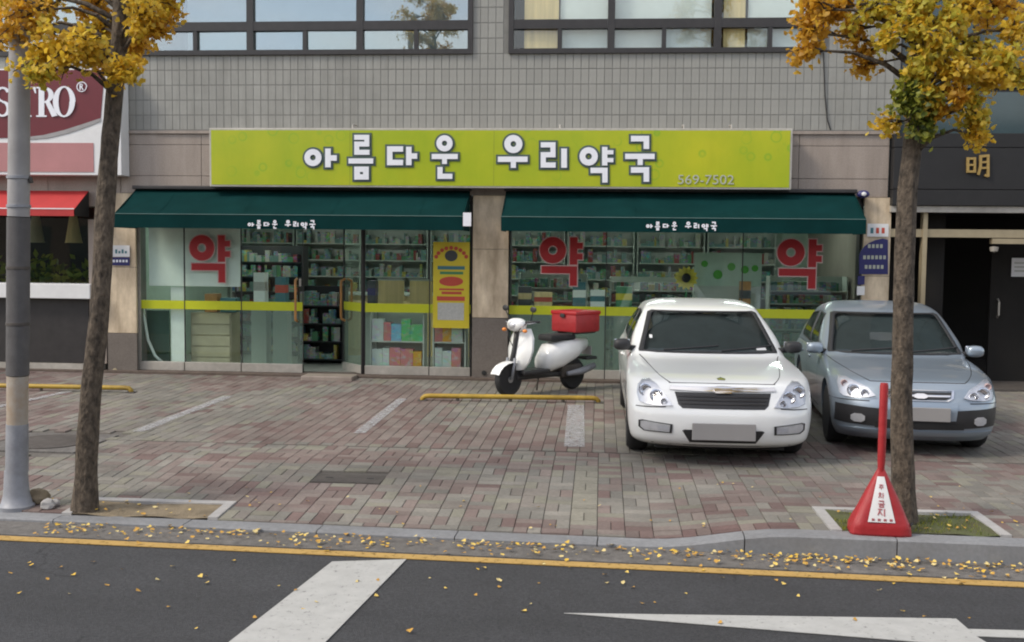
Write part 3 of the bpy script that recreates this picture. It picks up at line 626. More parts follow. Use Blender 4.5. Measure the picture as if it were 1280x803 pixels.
# interior shell
xi0, xi1 = X0(150), X0(1100)
B('shop_floor', 'intfloor', bld, xi0, xi1, .31, 5, -.02, .04); B('shop_ceiling', 'intwall', bld, xi0, xi1, .31, 5, 2.75, 2.85)
B('shop_back_wall', 'intwall', bld, xi0, xi1, 5.0, 5.1, .04, 2.75); B('shop_side_wall', 'intwall', bld, xi0-.1, xi0, .31, 5, .04, 2.75); B('shop_side_wall', 'intwall', bld, xi1, xi1+.1, .31, 5, .04, 2.75)
def shelf_unit(xc, yc, wd, h, rz, label, goods='goods', n=7, dep=.35, z0=.04, seed=1, big=False, fm='shelf'):
    r = random.Random(seed); t = empty('medicine_shelf', (xc, yc, z0), rz, label=label, cat='shelf', group='shelves inside the shop')
    mb = MB(); mb.box(-wd/2, -wd/2+.02, -dep/2, dep/2, 0, h); mb.box(wd/2-.02, wd/2, -dep/2, dep/2, 0, h); mb.box(-wd/2+.02, wd/2-.02, dep/2-.02, dep/2, 0, h); mb.build('frame', fm, t)
    g = MB()
    for k in range(n):
        z = .08+(h-.1)*k/n; B('shelf_board', fm, t, -wd/2+.02, wd/2-.02, -dep/2, dep/2-.02, z-.02, z)
        x = -wd/2+.03; gap = (h-.1)/n-.06
        while x < wd/2-.12:
            bw = r.uniform(.10, .22) if big else r.uniform(.025, .10); bh = gap*r.uniform(.7, 1) if big else min(gap, r.uniform(.05, .26)); bd = r.uniform(.08, dep-.08)
            if r.random() > .08: g.box(x, min(x+bw, wd/2-.025), -dep/2+.01, -dep/2+.01+bd, z+.001, z+bh)
            x += bw+.004
    g.build('goods', goods, t, kind='stuff'); return t
MT['tube'] = bpy.data.materials.new('lit_diffuser'); t, b, N, L = nodes(MT['tube']); b.inputs['Emission Color'].default_value = (.90, 1, .93, 1); b.inputs['Emission Strength'].default_value = 9.0
BACK = ['in the corner beside the white board', 'behind the beige drawer cabinet', 'behind the closed glass door', 'facing the open shop door', 'behind the cream counter', 'behind the yellow poster', 'straight behind the stone column', 'behind the pale green board', 'above the white car', 'between the two parked cars', 'above the silver car']
xx = xi0+.7; i = 0
while xx < xi1-.6:
    shelf_unit(xx, 4.7, 1.25, 2.3, 0, 'tall shelf of medicine boxes along the back wall, '+BACK[min(i, 10)], seed=20+i); xx += 1.3; i += 1
for i, lab in enumerate(('over the cabinet and white board', 'over the rack inside the open door', 'over the goods beside the column', 'over the shelf behind the white car', 'over the shelf behind the silver car')):
    xl = xi0+1.2+(xi1-xi0-2.4)*i/4; t = empty('ceiling_lamp', (xl, 2.1, 2.66), label='long lit ceiling lamp inside the shop '+lab, cat='lamp', group='ceiling lamps in the shop')
    B('housing', 'white', t, -.65, .65, -.13, .13, .05, .088); B('diffuser', MT['tube'], t, -.63, .63, -.11, .11, .015, .048, .01)
gb = empty('green_board', (X0(905, 345, .8), .8, .95), label='pale green board with leaf dots behind the glass above the white car', cat='board')
a_, b2 = X0(868, 340, .8)-gb.location.x, X0(952, 340, .8)-gb.location.x
B('panel', 'intwall', gb, a_, b2, 0, .02, .45, .95); B('stand', 'shelf', gb, a_, b2, .03, .25, -.91, .449)
for k, (u, v, r_) in enumerate(((.15, .78, .05), (.35, .62, .07), (.55, .74, .06), (.75, .70, .06), (.90, .72, .05))): MB().lathe([(r_, 0), (r_, -.006), (.001, -.007)], 'Y', (a_+(b2-a_)*u, -.001, v), 14).build('leaf_dot', 'ink_leaf', gb)
sf = empty('display_flower', (X0(858, 350, .5), .55, .04), label='tall yellow flower display behind the glass over the white car roof', cat='display')
MB().tube([(0, 0, 0), (.01, 0, .8), (0, 0, 1.42)], .015, 8).build('stem', 'ink_green', sf); MB().lathe([(.16, 0), (.16, .02), (.001, .03)], n=24).build('foot', 'plastic', sf)
for k in range(14):
    a2 = 2*math.pi*k/14; d = Vector((math.cos(a2), 0, math.sin(a2))); e = Vector((-math.sin(a2), 0, math.cos(a2))); c = Vector((0, -.02, 1.48))
    MB().prism([c+d*.05-e*.02, c+d*.13-e*.035, c+d*.18, c+d*.13+e*.035, c+d*.05+e*.02], (0, -.008, 0)).build('petal', 'postery', sf)
MB().ell((0, -.025, 1.48), (.07, .02, .07)).build('flower_centre', 'brown_int', sf, smooth='all')
shelf_unit(X0(400, 400, 1.3), 1.5, .75, 1.25, 0, 'dark low rack of bottles seen through the open shop door', seed=5, n=4, fm='plastic')
shelf_unit(X0(498, 400, .3), .34, .82, .92, 0, 'bright stack of display boxes behind glass beside the open door', 'goodsb', 2, .3, seed=9, big=True)
shelf_unit(X0(563, 400, .3), .34, .50, .92, 0, 'small display shelf behind glass under the yellow poster', 'goodsb', 2, .3, seed=14, big=True)
shelf_unit(X0(340, 400, 2.6), 2.6, 1.2, 1.9, 0, 'tall shelf of goods behind the closed glass door', seed=31, fm='plastic')
shelf_unit(X0(690, 400, 1.4), 1.6, 1.1, 1.5, 0, 'shelf of goods behind the red letters beside the column', seed=33)
shelf_unit(X0(820, 400, 1.8), 2.0, 1.5, 1.45, 0, 'goods shelf behind the window above the white car', seed=35)
shelf_unit(X0(1010, 400, 1.4), 1.6, 1.2, 1.5, 0, 'goods shelf behind the window above the silver car', seed=37)
scr = empty('green_screen', (X0(196, 420, .42), .42, .04), label='dark green low screen behind the glass next to the left pillar', cat='screen'); B('panel', 'ink_screen', scr, -.22, .20, 0, .03, 0, .88)
B('foot', 'shelf', scr, -.24, .22, -.06, .09, -.002, .02)
hs = empty('white_hose', (X0(182, 420, .2), .24, .04), label='white hose curving down behind the glass next to the left pillar', cat='hose')
hp = [F(179, 375, .24), F(180, 395, .24), F(185, 425, .24), F(194, 445, .24), F(205, 455, .24)]; local_ = [(p.x-hs.location.x, 0, p.z-.04) for p in hp]; MB().tube(local_, .022, 10).build('tube', 'blind', hs, smooth='all')
for px0, px1, h_, zb_, m_, band, lab in ((648, 664, .34, 0, 'ink_dark', 'curtain', 'dark display carton with cream band behind the glass beside the column'), (668, 690, .26, 0, 'curtain', 'ink_red', 'cream display carton behind the glass under the red letters by the column'), (716, 732, .42, 0, 'ink_teal', 'blind', 'teal display carton with white band behind the glass left of the white car'),
        (738, 756, .30, 0, 'blind', 'ink_teal', 'white display carton with teal band beside the teal carton'), (770, 790, .36, 0, 'ink_green', 'postery', 'green display carton with yellow band behind the white car'), (460, 470, .40, 0, 'ink_dark', 'blue', 'dark blue display carton behind the glass next to the open door'),
        (925, 938, .46, 0, 'wood', 'ink_dark', 'orange display carton behind the glass between the two cars'), (318, 332, .50, 0, 'blind', 'ink_grey', 'tall white carton behind the closed glass door'), (345, 358, .44, 0, 'ink_teal', 'ink_red', 'teal carton with red band behind the closed glass door')):
    x0_, x1_ = X0(px0, 370, .45), X0(px1, 370, .45); o = empty('display_carton', ((x0_+x1_)/2, .5, .04), label=lab, cat='carton', group='display cartons behind the shop glass'); hw_ = (x1_-x0_)/2
    B('plinth', 'shelf', o, -hw_-.03, hw_+.03, -.12, .12, 0, .98); B('carton', m_, o, -hw_, hw_, -.09, .09, .981, .981+h_, .004); B('printed_band', band, o, -hw_-.001, hw_+.001, -.0915, .05, .981+h_*.45, .981+h_*.72)
ct = empty('shop_counter', (X0(520, 400, 2.8), 3.1, .04), label='cream shop counter seen through the glass beside the door', cat='counter')
B('front_panel', 'curtain', ct, -1.3, 1.3, -.3, .25, 0, 1.05); B('worktop', 'shelf', ct, -1.35, 1.35, -.34, .3, 1.052, 1.09)
for a_, b2, lab in ((473, 505, 'cream notice board behind the glass beside the open door'), (512, 540, 'cream notice board behind the glass left of the yellow poster')):
    z0_, z1_ = F(490, 382, .9).z, F(490, 351, .9).z; o = empty('notice_board', (X0(a_, 365, .9), .9, z0_), label=lab, cat='board'); wd = X0(b2, 365, .9)-X0(a_, 365, .9)
    B('panel', 'curtain', o, 0, wd, 0, .02, 0, z1_-z0_); B('frame_strip', 'shelf', o, -.015, wd+.015, -.005, .025, z1_-z0_+.001, z1_-z0_+.025); B('leg', 'shelf', o, .02, .05, .0, .02, .042-z0_, -.001); B('leg', 'shelf', o, wd-.05, wd-.02, .0, .02, .042-z0_, -.001)
dr = empty('drawer_cabinet', (X0(268, 420, .45), .5, .04), label='beige drawer cabinet behind the frosted glass under red letters', cat='cabinet')
B('carcass', 'beige', dr, -.32, .32, -.18, .2, 0, .86)
for k in range(5): B('drawer', 'beige', dr, -.30, .30, -.20, -.182, .02+.168*k, .17+.168*k, .004)
B('orange_box', MT['wood'], None, X0(260, 370, .5), X0(275, 370, .5), .36, .56, .91, 1.19, label='orange box standing on the beige drawer cabinet', cat='box')
B('tissue_pack', MT['ink_teal'], None, X0(279, 370, .5), X0(299, 370, .5), .36, .56, .91, 1.13, .01, label='blue and green pack beside the orange box', cat='box')
B('white_board', 'blind', None, X0(186, 320, .16), X0(300, 320, .16), .16, .175, F(240, 358, .16).z, 2.5, label='white board hung behind the glass with red letters', cat='board')

# ------------------------------------------------------------------ signs on the building
def T_from_px(ox, oy, sc, Y):
    c = F(640, 200, Y)
    def T(x, y): p = F(ox+x/sc, oy+y/sc, Y); return (p.x, p.z)
    return T
HAN1 = {'아': [('r',113,225,38,38), ('l',[(213,165),(213,290)],37), ('l',[(225,228),(272,228)],37)],
 '름': [('l',[(388,90),(472,90),(472,135),(405,135),(405,190),(490,190)],33), ('l',[(350,248),(515,248)],34), ('l',[(408,303),(465,303)],36), ('l',[(408,354),(465,354)],36), ('l',[(407,285),(407,372)],38), ('l',[(466,285),(466,372)],38)],
 '다': [('l',[(714,168),(625,168),(625,258),(714,258)],36), ('l',[(752,153),(752,276)],36), ('l',[(765,215),(808,215)],36)],
 '운': [('r',990,130,36,36), ('l',[(905,218),(1078,218)],34), ('l',[(990,225),(990,268)],32), ('l',[(960,288),(960,350),(1042,350)],34)]}
HAN2 = {'우': [('r',123,98,29,30), ('l',[(48,172),(192,172)],26), ('l',[(123,180),(123,214)],25)],
 '리': [('l',[(256,102),(315,102),(315,150),(268,150),(268,200),(328,200)],25), ('l',[(369,120),(369,213)],28)],
 '약': [('r',488,158,30,29), ('l',[(566,112),(566,202)],26), ('l',[(575,138),(608,138)],20), ('l',[(575,176),(608,176)],20), ('l',[(497,226),(567,226),(567,285)],26)],
 '국': [('l',[(693,72),(768,72),(768,122)],27), ('l',[(665,158),(808,158)],26), ('l',[(738,165),(738,200)],25), ('l',[(693,224),(768,224),(768,281)],27)]}
YS = -.30
sx0, sx1, sz0, sz1 = F(262, 234, YS).x, F(989, 237, YS).x, (F(262, 234, YS).z+F(989, 237, YS).z)/2, (F(262, 161, YS).z+F(989, 160, YS).z)/2
sg = empty('signboard', ((sx0+sx1)/2, YS, sz0), label='long lime green signboard with white outlined lettering above the awnings', cat='sign')
def local(mb, o): mb.v = [(v[0]-o.location.x, v[1]-o.location.y, v[2]-o.location.z) for v in mb.v]; return mb
local(MB().box(sx0, sx1, YS, -.035, sz0, sz1, .008), sg).build('cabinet', 'alu', sg)
local(MB().box(sx0+.03, sx1-.03, YS-.006, YS-.001, sz0+.03, sz1-.03), sg).build('face', 'lime_sign', sg)
for D, T in ((HAN1, T_from_px(370, 155, 5.333, YS-.03)), (HAN2, T_from_px(610, 155, 3.879, YS-.03))):
    k = 5.333 if D is HAN1 else 3.879
    for ch, st in D.items():
        o = local(strokes_mesh(st, T, 0, YS-.034, .012), sg).build('letter', 'letter_white', sg)
        local(strokes_mesh(st, T, 5.2*k, YS-.018, .010), sg).build('letter_edge', 'letter_edge', sg)
for u in (.25, .5, .75): xs_ = sx0+(sx1-sx0)*u; local(MB().box(xs_-.003, xs_+.003, YS-.0075, YS-.0062, sz0+.032, sz1-.032), sg).build('panel_joint', 'sign_joint', sg)
tm = text_mesh('569-7502', .185, 'number_grey', 'phone_number')
for v in tm.vertices: v.co = Vector((v.co.x*1.12, v.co.y, v.co.z))
o = link('phone_number', tm, sg); o.rotation_euler = (R(90), 0, 0); pc = F(882, 230.5, YS-.01); o.location = (pc.x-sg.location.x, -.014, pc.z-sz0)
for px in (855, 915, 440, 700):
    p = F(px, 160, YS); local(MB().tube([(p.x, YS+.05, sz1-.01), (p.x, YS+.05, sz1+.05), (p.x, -.02, sz1+.07)], .012, 8), sg).build('hanger', 'alu', sg)

# awnings
def awning(px_tl, px_tr, px_bl, px_br, label, ypt, txt, projn=.78):
    zt, zf, zb = Z0(239.5, 640), F(640, 271, -projn).z, F(640, 289, -projn).z
    a = empty('awning', (X0(px_tl, 240), -.0, zb), label=label, cat='awning')
    l, r = X0(px_tl, 240), X0(px_tr, 240); yt = -.05
    mb = MB(); n = 10; nl = max(2, int((r-l)/.6)); rr = random.Random(4)
    for sgn, off in ((0, 0), (1, -.012)):
        for i in range(nl+1):
            x = l+(r-l)*i/nl
            for j in range(n+1):
                t = j/n; mb.v.append((x, yt+(-projn-yt)*t, zt+(zf-zt)*t-.04*math.sin(math.pi*t)*(.6+.4*math.sin(i*1.7))+.004*noise.noise((x*3, t*4, 1))+off))
    o2 = (nl+1)*(n+1)
    for i in range(nl):
        for j in range(n):
            p = i*(n+1)+j; mb.f += [(p, p+n+1, p+n+2, p+1), (o2+p, o2+p+1, o2+p+n+2, o2+p+n+1)]
    local(mb, a).build('canopy', 'green_cloth', a, smooth='all')
    mb = MB(); nv = int((r-l)/.12)
    for off in (0, .008):
        for i in range(nv+1):
            x = l+(r-l)*i/nl if False else l+(r-l)*i/nv; y = -projn-.004+.0015*math.sin(i*.9)+off
            mb.v += [(x, y, zf-.004), (x, y-.004*math.sin(i*1.3), zb)]
    o2 = (nv+1)*2
    for i in range(nv): p = i*2; mb.f += [(p, p+2, p+3, p+1), (o2+p, o2+p+1, o2+p+3, o2+p+2)]
    local(mb, a).build('valance', 'green_cloth', a, smooth='all')
    for s, x in ((-1, l), (1, r)):            # side cheeks
        mb = MB(); mb.prism([(x, yt, zt), (x, -projn, zf), (x, -projn, zb), (x, yt, zb)], (-s*.006, 0, 0)); local(mb, a).build('side_cheek', 'green_cloth', a)
    local(MB().tube([(l, -projn-.006, zf-.001), (r, -projn-.006, zf-.001)], .005, 6), a).build('piping', 'piping', a)
    local(MB().tube([(l, -projn+.012, zf-.035), (r, -projn+.012, zf-.035)], .014, 8), a).build('front_bar', 'alu_dark', a)
    local(MB().box(l-.02, r+.02, -.15, -.002, zt-.005, zt+.05, .01), a).build('housing', 'alu_dark', a)
    for k in range(1, nl):
        x = l+(r-l)*k/nl; zs = lambda t_: zt+(zf-zt)*t_-.04*math.sin(math.pi*t_)*(.6+.4*math.sin(k*1.7))+.005
        mb = MB()
        for j in range(n+1): t_ = j/n; mb.v += [(x-.006, yt+(-projn-yt)*t_, zs(t_)), (x+.006, yt+(-projn-yt)*t_, zs(t_))]
        for j in range(n): p_ = 2*j; mb.f.append((p_, p_+1, p_+3, p_+2))
        if k % 2: local(mb, a).build('seam', 'green_cloth', a)
    for k in range(4):
        x = l+(r-l)*(.06+.88*k/3); local(MB().tube([(x, -.02, zt-.32), (x, -projn+.03, zf-.03)], .012, 8), a).build('arm', 'alu_dark', a)
    # small white lettering on the valance
    for D, ox, oy, k in ((HAN1, 370, 155, 5.333), (HAN2, 610, 155, 3.879)):
        for ch, st in D.items():
            def T(x, y, ox=ox, oy=oy, k=k):
                u = (ox+x/k-600)/446*txt[2]+txt[0]; v_ = (oy+y/k-198)/75*14.5+txt[1]; p = F(u, v_, -projn-.02); return (p.x, p.z)
            local(strokes_mesh(st, T, 6, -projn-.022, .006), a).build('letter', 'letter_white', a)
    return a
aw1 = awning(172, 588, 140, 588, 'dark green awning over the shop door left of the stone column', 0, (352, 281, 86))
aw2 = awning(633, 1067, 626, 1083, 'dark green awning right of the stone column above the parked cars', 0, (852, 283, 90))
p = F(579, 266, -.8); q = F(589, 283, -.8); local(MB().box(p.x, q.x, -.815, -.806, q.z, p.z), aw1).build('white_patch', 'letter_white', aw1)

# red letters on the windows
YAK = [('r',163,172,60,58), ('l',[(303,84),(303,268)],50), ('l',[(318,141),(364,141)],40), ('l',[(318,213),(364,213)],40), ('l',[(88,303),(304,303),(304,410)],48)]
for px, py, sc, lab in ((250-13, 294, 1.0, 'red window lettering with pale outline on the white board by the left pillar'), (675, 296.5, 1, 'red window lettering with pale outline beside the stone column'), (972, 299, 1, 'red window lettering with pale outline above the silver car')):
    base = F(px, py, YG); yl_ = empty('window_lettering', (base.x, YG-.012, base.z-.7), label=lab, cat='lettering', group='red letters on the shop glass')
    T = lambda x, y: (base.x+(x-75)/5.333/86.5*1.0, base.z-(y-84)/5.333/86.5)
    local(strokes_mesh(YAK, T, 0, YG-.0135, .003), yl_).build('red_letter', 'red', yl_)
    local(strokes_mesh(YAK, T, 13, YG-.0095, .003), yl_).build('pale_outline', 'pinkwhite', yl_)

# yellow poster
def flat(parent, px0, px1, py0, py1, Y, material, name, th=.002):
    a, b_ = F(px0, py1, Y), F(px1, py0, Y); return local(MB().box(a.x, b_.x, Y, Y+th, a.z, b_.z), parent).build(name, material, parent)
YP = YG-.06
pp = F(564, 410, YP); po = empty('poster', (pp.x, YP, pp.z), label='tall yellow poster with red and green print left of the column', cat='poster')
flat(po, 541, 587, 303, 410, YP, 'postery', 'sheet', .006)
for k, (a0, a1, b0, b1, m_) in enumerate(((547, 581, 333, 337, 'ink_teal'), (550, 579, 340, 343, 'ink_green'), (549, 580, 361, 363, 'ink_red'), (546, 581, 371, 376, 'ink_red'), (547, 580, 379, 400, 'ink_grey'), (552, 577, 365, 368, 'ink_red'))):
    flat(po, a0, a1, b0, b1, YP-.003, m_, 'print_band')
def disc(parent, px, py, rx, ry, Y, material, name, n=24, a0=0, a1=360):
    pts = [F(px+rx*math.cos(R(a0+(a1-a0)*i/n)), py-ry*math.sin(R(a0+(a1-a0)*i/n)), Y) for i in range(n if a1-a0 == 360 else n+1)]
    return local(MB().prism(pts, (0, .002, 0)), parent).build(name, material, parent)
disc(po, 564, 320, 8, 7, YP-.003, 'ink_dark', 'print_emblem'); disc(po, 564, 352, 15, 6, YP-.0035, 'ink_red', 'print_emblem')
for i in range(9):
    a = R(160-140*i/8); disc(po, 564+20*math.cos(a), 327-17*math.sin(a), 2.6, 2.6, YP-.003, 'ink_red', 'print_letter', 8)

# pillar notices
YN = -.035
n1 = empty('pillar_notice', (X0(150, 320), YN, Z0(332, 150)), label='small white and blue notice on the left stone pillar', cat='notice')
flat(n1, 138, 162, 307, 321, YN, 'white', 'upper_sheet'); flat(n1, 139, 162, 322, 332, YN, 'blue', 'lower_sheet')
for i in range(4): flat(n1, 144+i*4, 146.5+i*4, 312+(i % 2)*2, 317, YN-.002, 'ink_teal', 'print_mark')
for i in range(5): flat(n1, 141+i*4, 143.5+i*4, 325, 328, YN-.002, 'letter_white', 'print_mark')
n2 = empty('pillar_sign', (X0(1092, 320), YN, Z0(343, 1092)), label='dark blue arched sign on the right stone pillar', cat='sign')
pts = [F(1074, 343, YN), F(1110, 343, YN), F(1110, 300, YN)]+[F(1110-36*math.sin(R(a)), 322-24*math.cos(R(a)), YN) for a in (10, 25, 40, 55, 70, 80)]+[F(1074, 320, YN)]
local(MB().prism(pts, (0, .012, 0)), n2).build('panel', 'blue', n2)
for r_, (yy, x_0, k) in enumerate(((308, 1085, 4), (322, 1079, 6), (334, 1081, 5))):
    for i in range(k): flat(n2, x_0+i*5, x_0+i*5+3.4, yy-2.4, yy+2.2, YN-.002, 'number_grey', 'print_mark')
n3 = empty('pillar_notice', (X0(1098, 290), YN, Z0(295, 1098)), label='small white notice above the blue arched sign', cat='notice')
flat(n3, 1084, 1111, 280, 296, YN, 'white', 'sheet')
for i in range(3): flat(n3, 1088+i*7, 1092+i*7, 285, 292, YN-.002, ('ink_teal', 'ink_red', 'ink_red')[i], 'print_mark')
n4 = empty('pillar_notice', (X0(1077, 355), YN, Z0(366, 1077)), label='little blue and white sticker below the blue arched sign', cat='notice')
flat(n4, 1072, 1081, 345, 356, YN-.03, 'blue', 'sheet'); flat(n4, 1071, 1081, 358, 369, YN-.03, 'white', 'sheet')
p = F(1079, 243, -.12); lamp = empty('sign_bracket', (p.x, -.12, p.z-.05), label='small blue round bracket at the corner of the green awning', cat='bracket')
MB().ell((0, 0, .05), (.09, .05, .055)).build('housing', 'blue', lamp, smooth='all'); MB().ell((0, -.045, .05), (.035, .015, .03)).build('cap', 'white', lamp, smooth='all'); B('wall_arm', 'alu_dark', lamp, -.015, .015, .03, .118, .035, .065)

# ------------------------------------------------------------------ bistro front at the left
YB = -.28
bs = empty('bistro_sign', (X0(0, 150, YB), YB, Z0(218, 60, YB)), label='burgundy and white shop sign with serif lettering and pink lower panel', cat='sign')
a, b_ = F(-220, 220, YB), F(150, 86, YB); bx0, bx1, bz0, bz1 = a.x, b_.x, F(75, 219, YB).z, F(75, 86, YB).z
local(MB().box(bx0, bx1, YB, -.01, bz0, bz1, .006), bs).build('cabinet', 'white', bs)
pts = [F(-215, 87, YB), F(146, 87, YB)]; pts = [(bx0+.02, bz1-.02), (F(131, 90, YB).x, bz1-.02), (F(126, 146, YB).x, F(126, 148, YB).z)]
for px, py in ((105, 155), (80, 163), (55, 169), (30, 172), (0, 173), (-40, 172)): q = F(px, py, YB); pts.append((q.x, q.z))
pts.append((bx0+.02, F(-60, 170, YB).z))
local(MB().prism([(x, YB-.008, z) for x, z in pts], (0, .006, 0)), bs).build('burgundy_field', 'burgundy', bs)
pts = []
for px, py in ((126, 148), (105, 155), (80, 163), (55, 169), (30, 172), (35, 175), (60, 173), (85, 167), (106, 160), (126, 152)): q = F(px, py, YB); pts.append((q.x, YB-.010, q.z))
local(MB().prism(pts, (0, .003, 0)), bs).build('grey_swoosh', 'polegrey', bs)
p, q = F(-200, 214, YB), F(117, 179, YB); local(MB().box(p.x, q.x, YB-.008, YB-.002, p.z, q.z), bs).build('pink_panel', 'pinkpanel', bs)
def serif(name, parts):                       # parts in px; polygons
    mb = MB()
    for k, poly in enumerate(parts): mb.prism([(F(x, y, YB).x, YB-.016-.0006*k, F(x, y, YB).z) for x, y in poly], (0, .007, 0))
    local(mb, bs).build(name, 'letter_white', bs)
def ringpoly(cx, cy, rx, ry, ix, iy, a0=0, a1=360, n=24):
    out = []
    for i in range(n):
        t0, t1 = R(a0+(a1-a0)*i/n), R(a0+(a1-a0)*(i+1)/n)
        out.append([(cx+ix*math.cos(t0), cy-iy*math.sin(t0)), (cx+rx*math.cos(t0), cy-ry*math.sin(t0)), (cx+rx*math.cos(t1), cy-ry*math.sin(t1)), (cx+ix*math.cos(t1), cy-iy*math.sin(t1))])
    return out
rc = lambda x0, x1, y0, y1: [[(x0, y0), (x1, y0), (x1, y1), (x0, y1)]]
serif('letter', ringpoly(81, 127.5, 14, 19.5, 7, 17.5))
serif('letter', rc(49, 56, 110, 145)+rc(46, 59, 144.5, 146.5)+rc(46, 56, 109, 111)+ringpoly(56, 119, 12, 10, 5.5, 8, -90, 90, 14)+[[(57, 127), (63, 127), (73, 145), (66, 146.5)]])
serif('letter', rc(31, 37, 110, 145)+rc(28, 40, 144.5, 146.5)+rc(23, 45, 109, 111.5)+[[(42, 111), (45, 109.5), (46, 117), (44.5, 117)], [(23, 109.5), (26, 111), (23.5, 117), (22, 117)]])
serif('letter', ringpoly(4, 118.5, 10, 9.5, 5, 7, 20, 270, 14)+ringpoly(4, 136.5, 11, 10, 5.5, 7.5, -160, 90, 14))
serif('registered_mark', ringpoly(103, 109, 6.5, 6.5, 5.4, 5.4)+rc(100.6, 102, 105, 113)+ringpoly(102.2, 107.2, 2.6, 2.2, 1.4, 1.1, -90, 90, 8)+[[(102.2, 109), (103.6, 109), (106, 113), (104.4, 113)]])
# red awning
ra = empty('awning', (X0(-200, 240), 0, Z0(270)), label='bright red awning under the burgundy shop sign', cat='awning')
l, r = X0(-230, 250), X0(113, 240); zt, zf, zb = Z0(239, 60), F(60, 262, -.5).z, F(60, 270, -.5).z
for nm, ps in (('canopy', [(l, -.05, zt), (r, -.05, zt), (r, -.5, zf), (l, -.5, zf)]), ('valance', [(l, -.5, zf), (r, -.5, zf), (r, -.5, zb), (l, -.5, zb)])):
    local(MB().prism(ps, (0, .008, -.004)), ra).build(nm, 'red_cloth', ra)
local(MB().prism([(l, -.505, zf+.02), (r, -.505, zf+.02), (r, -.506, zf+.005), (l, -.506, zf+.005)], (0, .003, 0)), ra).build('white_seam', 'white', ra)
local(MB().prism([(r, -.05, zt), (r, -.5, zf), (r, -.5, zb), (r, -.05, zb)], (-.006, 0, 0)), ra).build('side_cheek', 'black', ra)
# bistro glazing, ledge, panel
bw = empty('shop_window', (0, 0, 0)); bw.parent = bld
xa, xb = XL, X0(133, 400)
B('pane', 'pane', bw, xa, xb, .08, .088, Z0(381), 2.6); mb = MB()
for px in (-300, -160, -20, 122): x = X0(px, 400); mb.box(x-.03, x+.03, .04, .11, Z0(381), 2.6)
mb.build('frame', 'alu_dark', bw); B('ledge', 'white', bw, xa, X0(113, 400, -.2), -.2, .12, Z0(381), Z0(362), .01)
for i in range(6):
    x0, x1 = X0(113, 400)-1.1*(i+1), X0(113, 400)-1.1*i; B('lower_panel', 'alu_dark', bw, x0+.004, x1-.004, -.04, .05, .13, Z0(381)-.003, .006)
B('base_strip', 'alu', bw, xa, X0(130, 400), -.06, .05, .036, .125); B('end_panel', 'granite', bw, X0(113, 400)+.002, X0(134, 400)-.004, -.03, .06, .13, 2.3)
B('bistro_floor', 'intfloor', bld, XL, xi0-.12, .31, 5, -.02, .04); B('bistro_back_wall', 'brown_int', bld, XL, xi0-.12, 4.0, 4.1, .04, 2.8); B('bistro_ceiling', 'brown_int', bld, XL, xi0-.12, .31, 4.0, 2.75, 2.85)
B('lintel', 'granite', bld, XL, X0(134), .06, .3, 2.605, Z0(262)-.004)
for i, (px, c) in enumerate(((-30, 'curtain'), (45, 'beige'), (92, 'curtain'))):
    p = F(px, 290, 1.2); t = empty('pendant_lamp', (p.x, 1.2, 1.95), label='pale pendant shade hanging inside the bistro window', cat='lamp', group='pendant lamps in the bistro')
    MB().lathe([(.02, .5), (.05, .48), (.13, .02), (.14, 0), (.12, 0), (.001, .3)], n=20).build('shade', c, t, smooth=40); MB().tube([(0, 0, .48), (0, 0, .8)], .006, 6).build('cord', 'rubber', t)
for i, px in enumerate((60, 95, 20)):
    p = F(px, 350, 1.0); t = empty('potted_plant', (p.x, 1.0, 0.04), label='dark potted plant standing inside the bistro window', cat='plant', group='plants in the bistro')
    MB().lathe([(.001, 0), (.13, 0), (.17, .8), (.15, .8), (.001, .75)], n=16).build('pot', 'brown_int', t, smooth=40); mb = MB(); rr = random.Random(i)
    for k in range(260):
        c = Vector((rr.gauss(0, .2), rr.gauss(0, .2), 1.15+rr.gauss(0, .22))); d = Vector((rr.gauss(0, 1), rr.gauss(0, 1), rr.gauss(0, 1))).normalized()*.09; e = d.orthogonal()*.35
        mb.add([c-d, c+e, c+d, c-e], [(0, 1, 2, 3)])
    mb.build('leaves', 'leafs', t)

# ------------------------------------------------------------------ dark building at the right
db = empty('dark_entrance_building', (XR+.2, 0, 0), label='black fronted building with a deep dark entrance behind the silver car', cat='building')
dl, dr_ = X0(1110, 300), 14.0
def DB(name, m_, x0, x1, y0, y1, z0, z1, ch=0.0): return B(name, m_, db, x0-db.location.x, x1-db.location.x, y0, y1, z0, z1, ch)
zf0, zf1 = Z0(258, 1180), Z0(168, 1180)
for k, (p0, p1) in enumerate(((258, 238), (238, 186), (186, 168))):
    for i in range(3):
        w_ = (dr_-dl)/3; DB('fascia_panel', 'black', dl+w_*i+.004, dl+w_*(i+1)-.004, -.16, .2, Z0(p0, 1180)+.004, Z0(p1, 1180)-.004, .004)
DB('upper_wall', 'alu_dark', XR+.01, dr_, .32, .6, zf1, 9.5)
x = XR+.05
for i in range(7):
    for z0, z1 in ((zf1+.03, zf1+.62), (zf1+.68, zf1+2.6), (zf1+2.7, 9.3)):
        DB('window_pane', 'teal_glass', x+.03, x+1.0, .26, .319, z0, z1)
    x += 1.04
for i in range(8): xx_ = XR+.05+1.04*i; DB('window_mullion', 'alu_dark', xx_-.028, xx_+.028, .22, .318, zf1, 9.4)
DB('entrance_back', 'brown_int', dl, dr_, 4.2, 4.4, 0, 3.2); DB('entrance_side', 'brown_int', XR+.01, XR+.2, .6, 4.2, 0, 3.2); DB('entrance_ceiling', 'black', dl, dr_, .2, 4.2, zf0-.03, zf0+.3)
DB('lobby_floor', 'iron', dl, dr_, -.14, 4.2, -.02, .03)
DB('head_rail', 'alu', dl, dr_, -.10, .1, Z0(266, 1180), zf0-.002)
DB('cross_rail', 'brass', dl+.02, dr_, .0, .08, Z0(297, 1200), Z0(287, 1200))
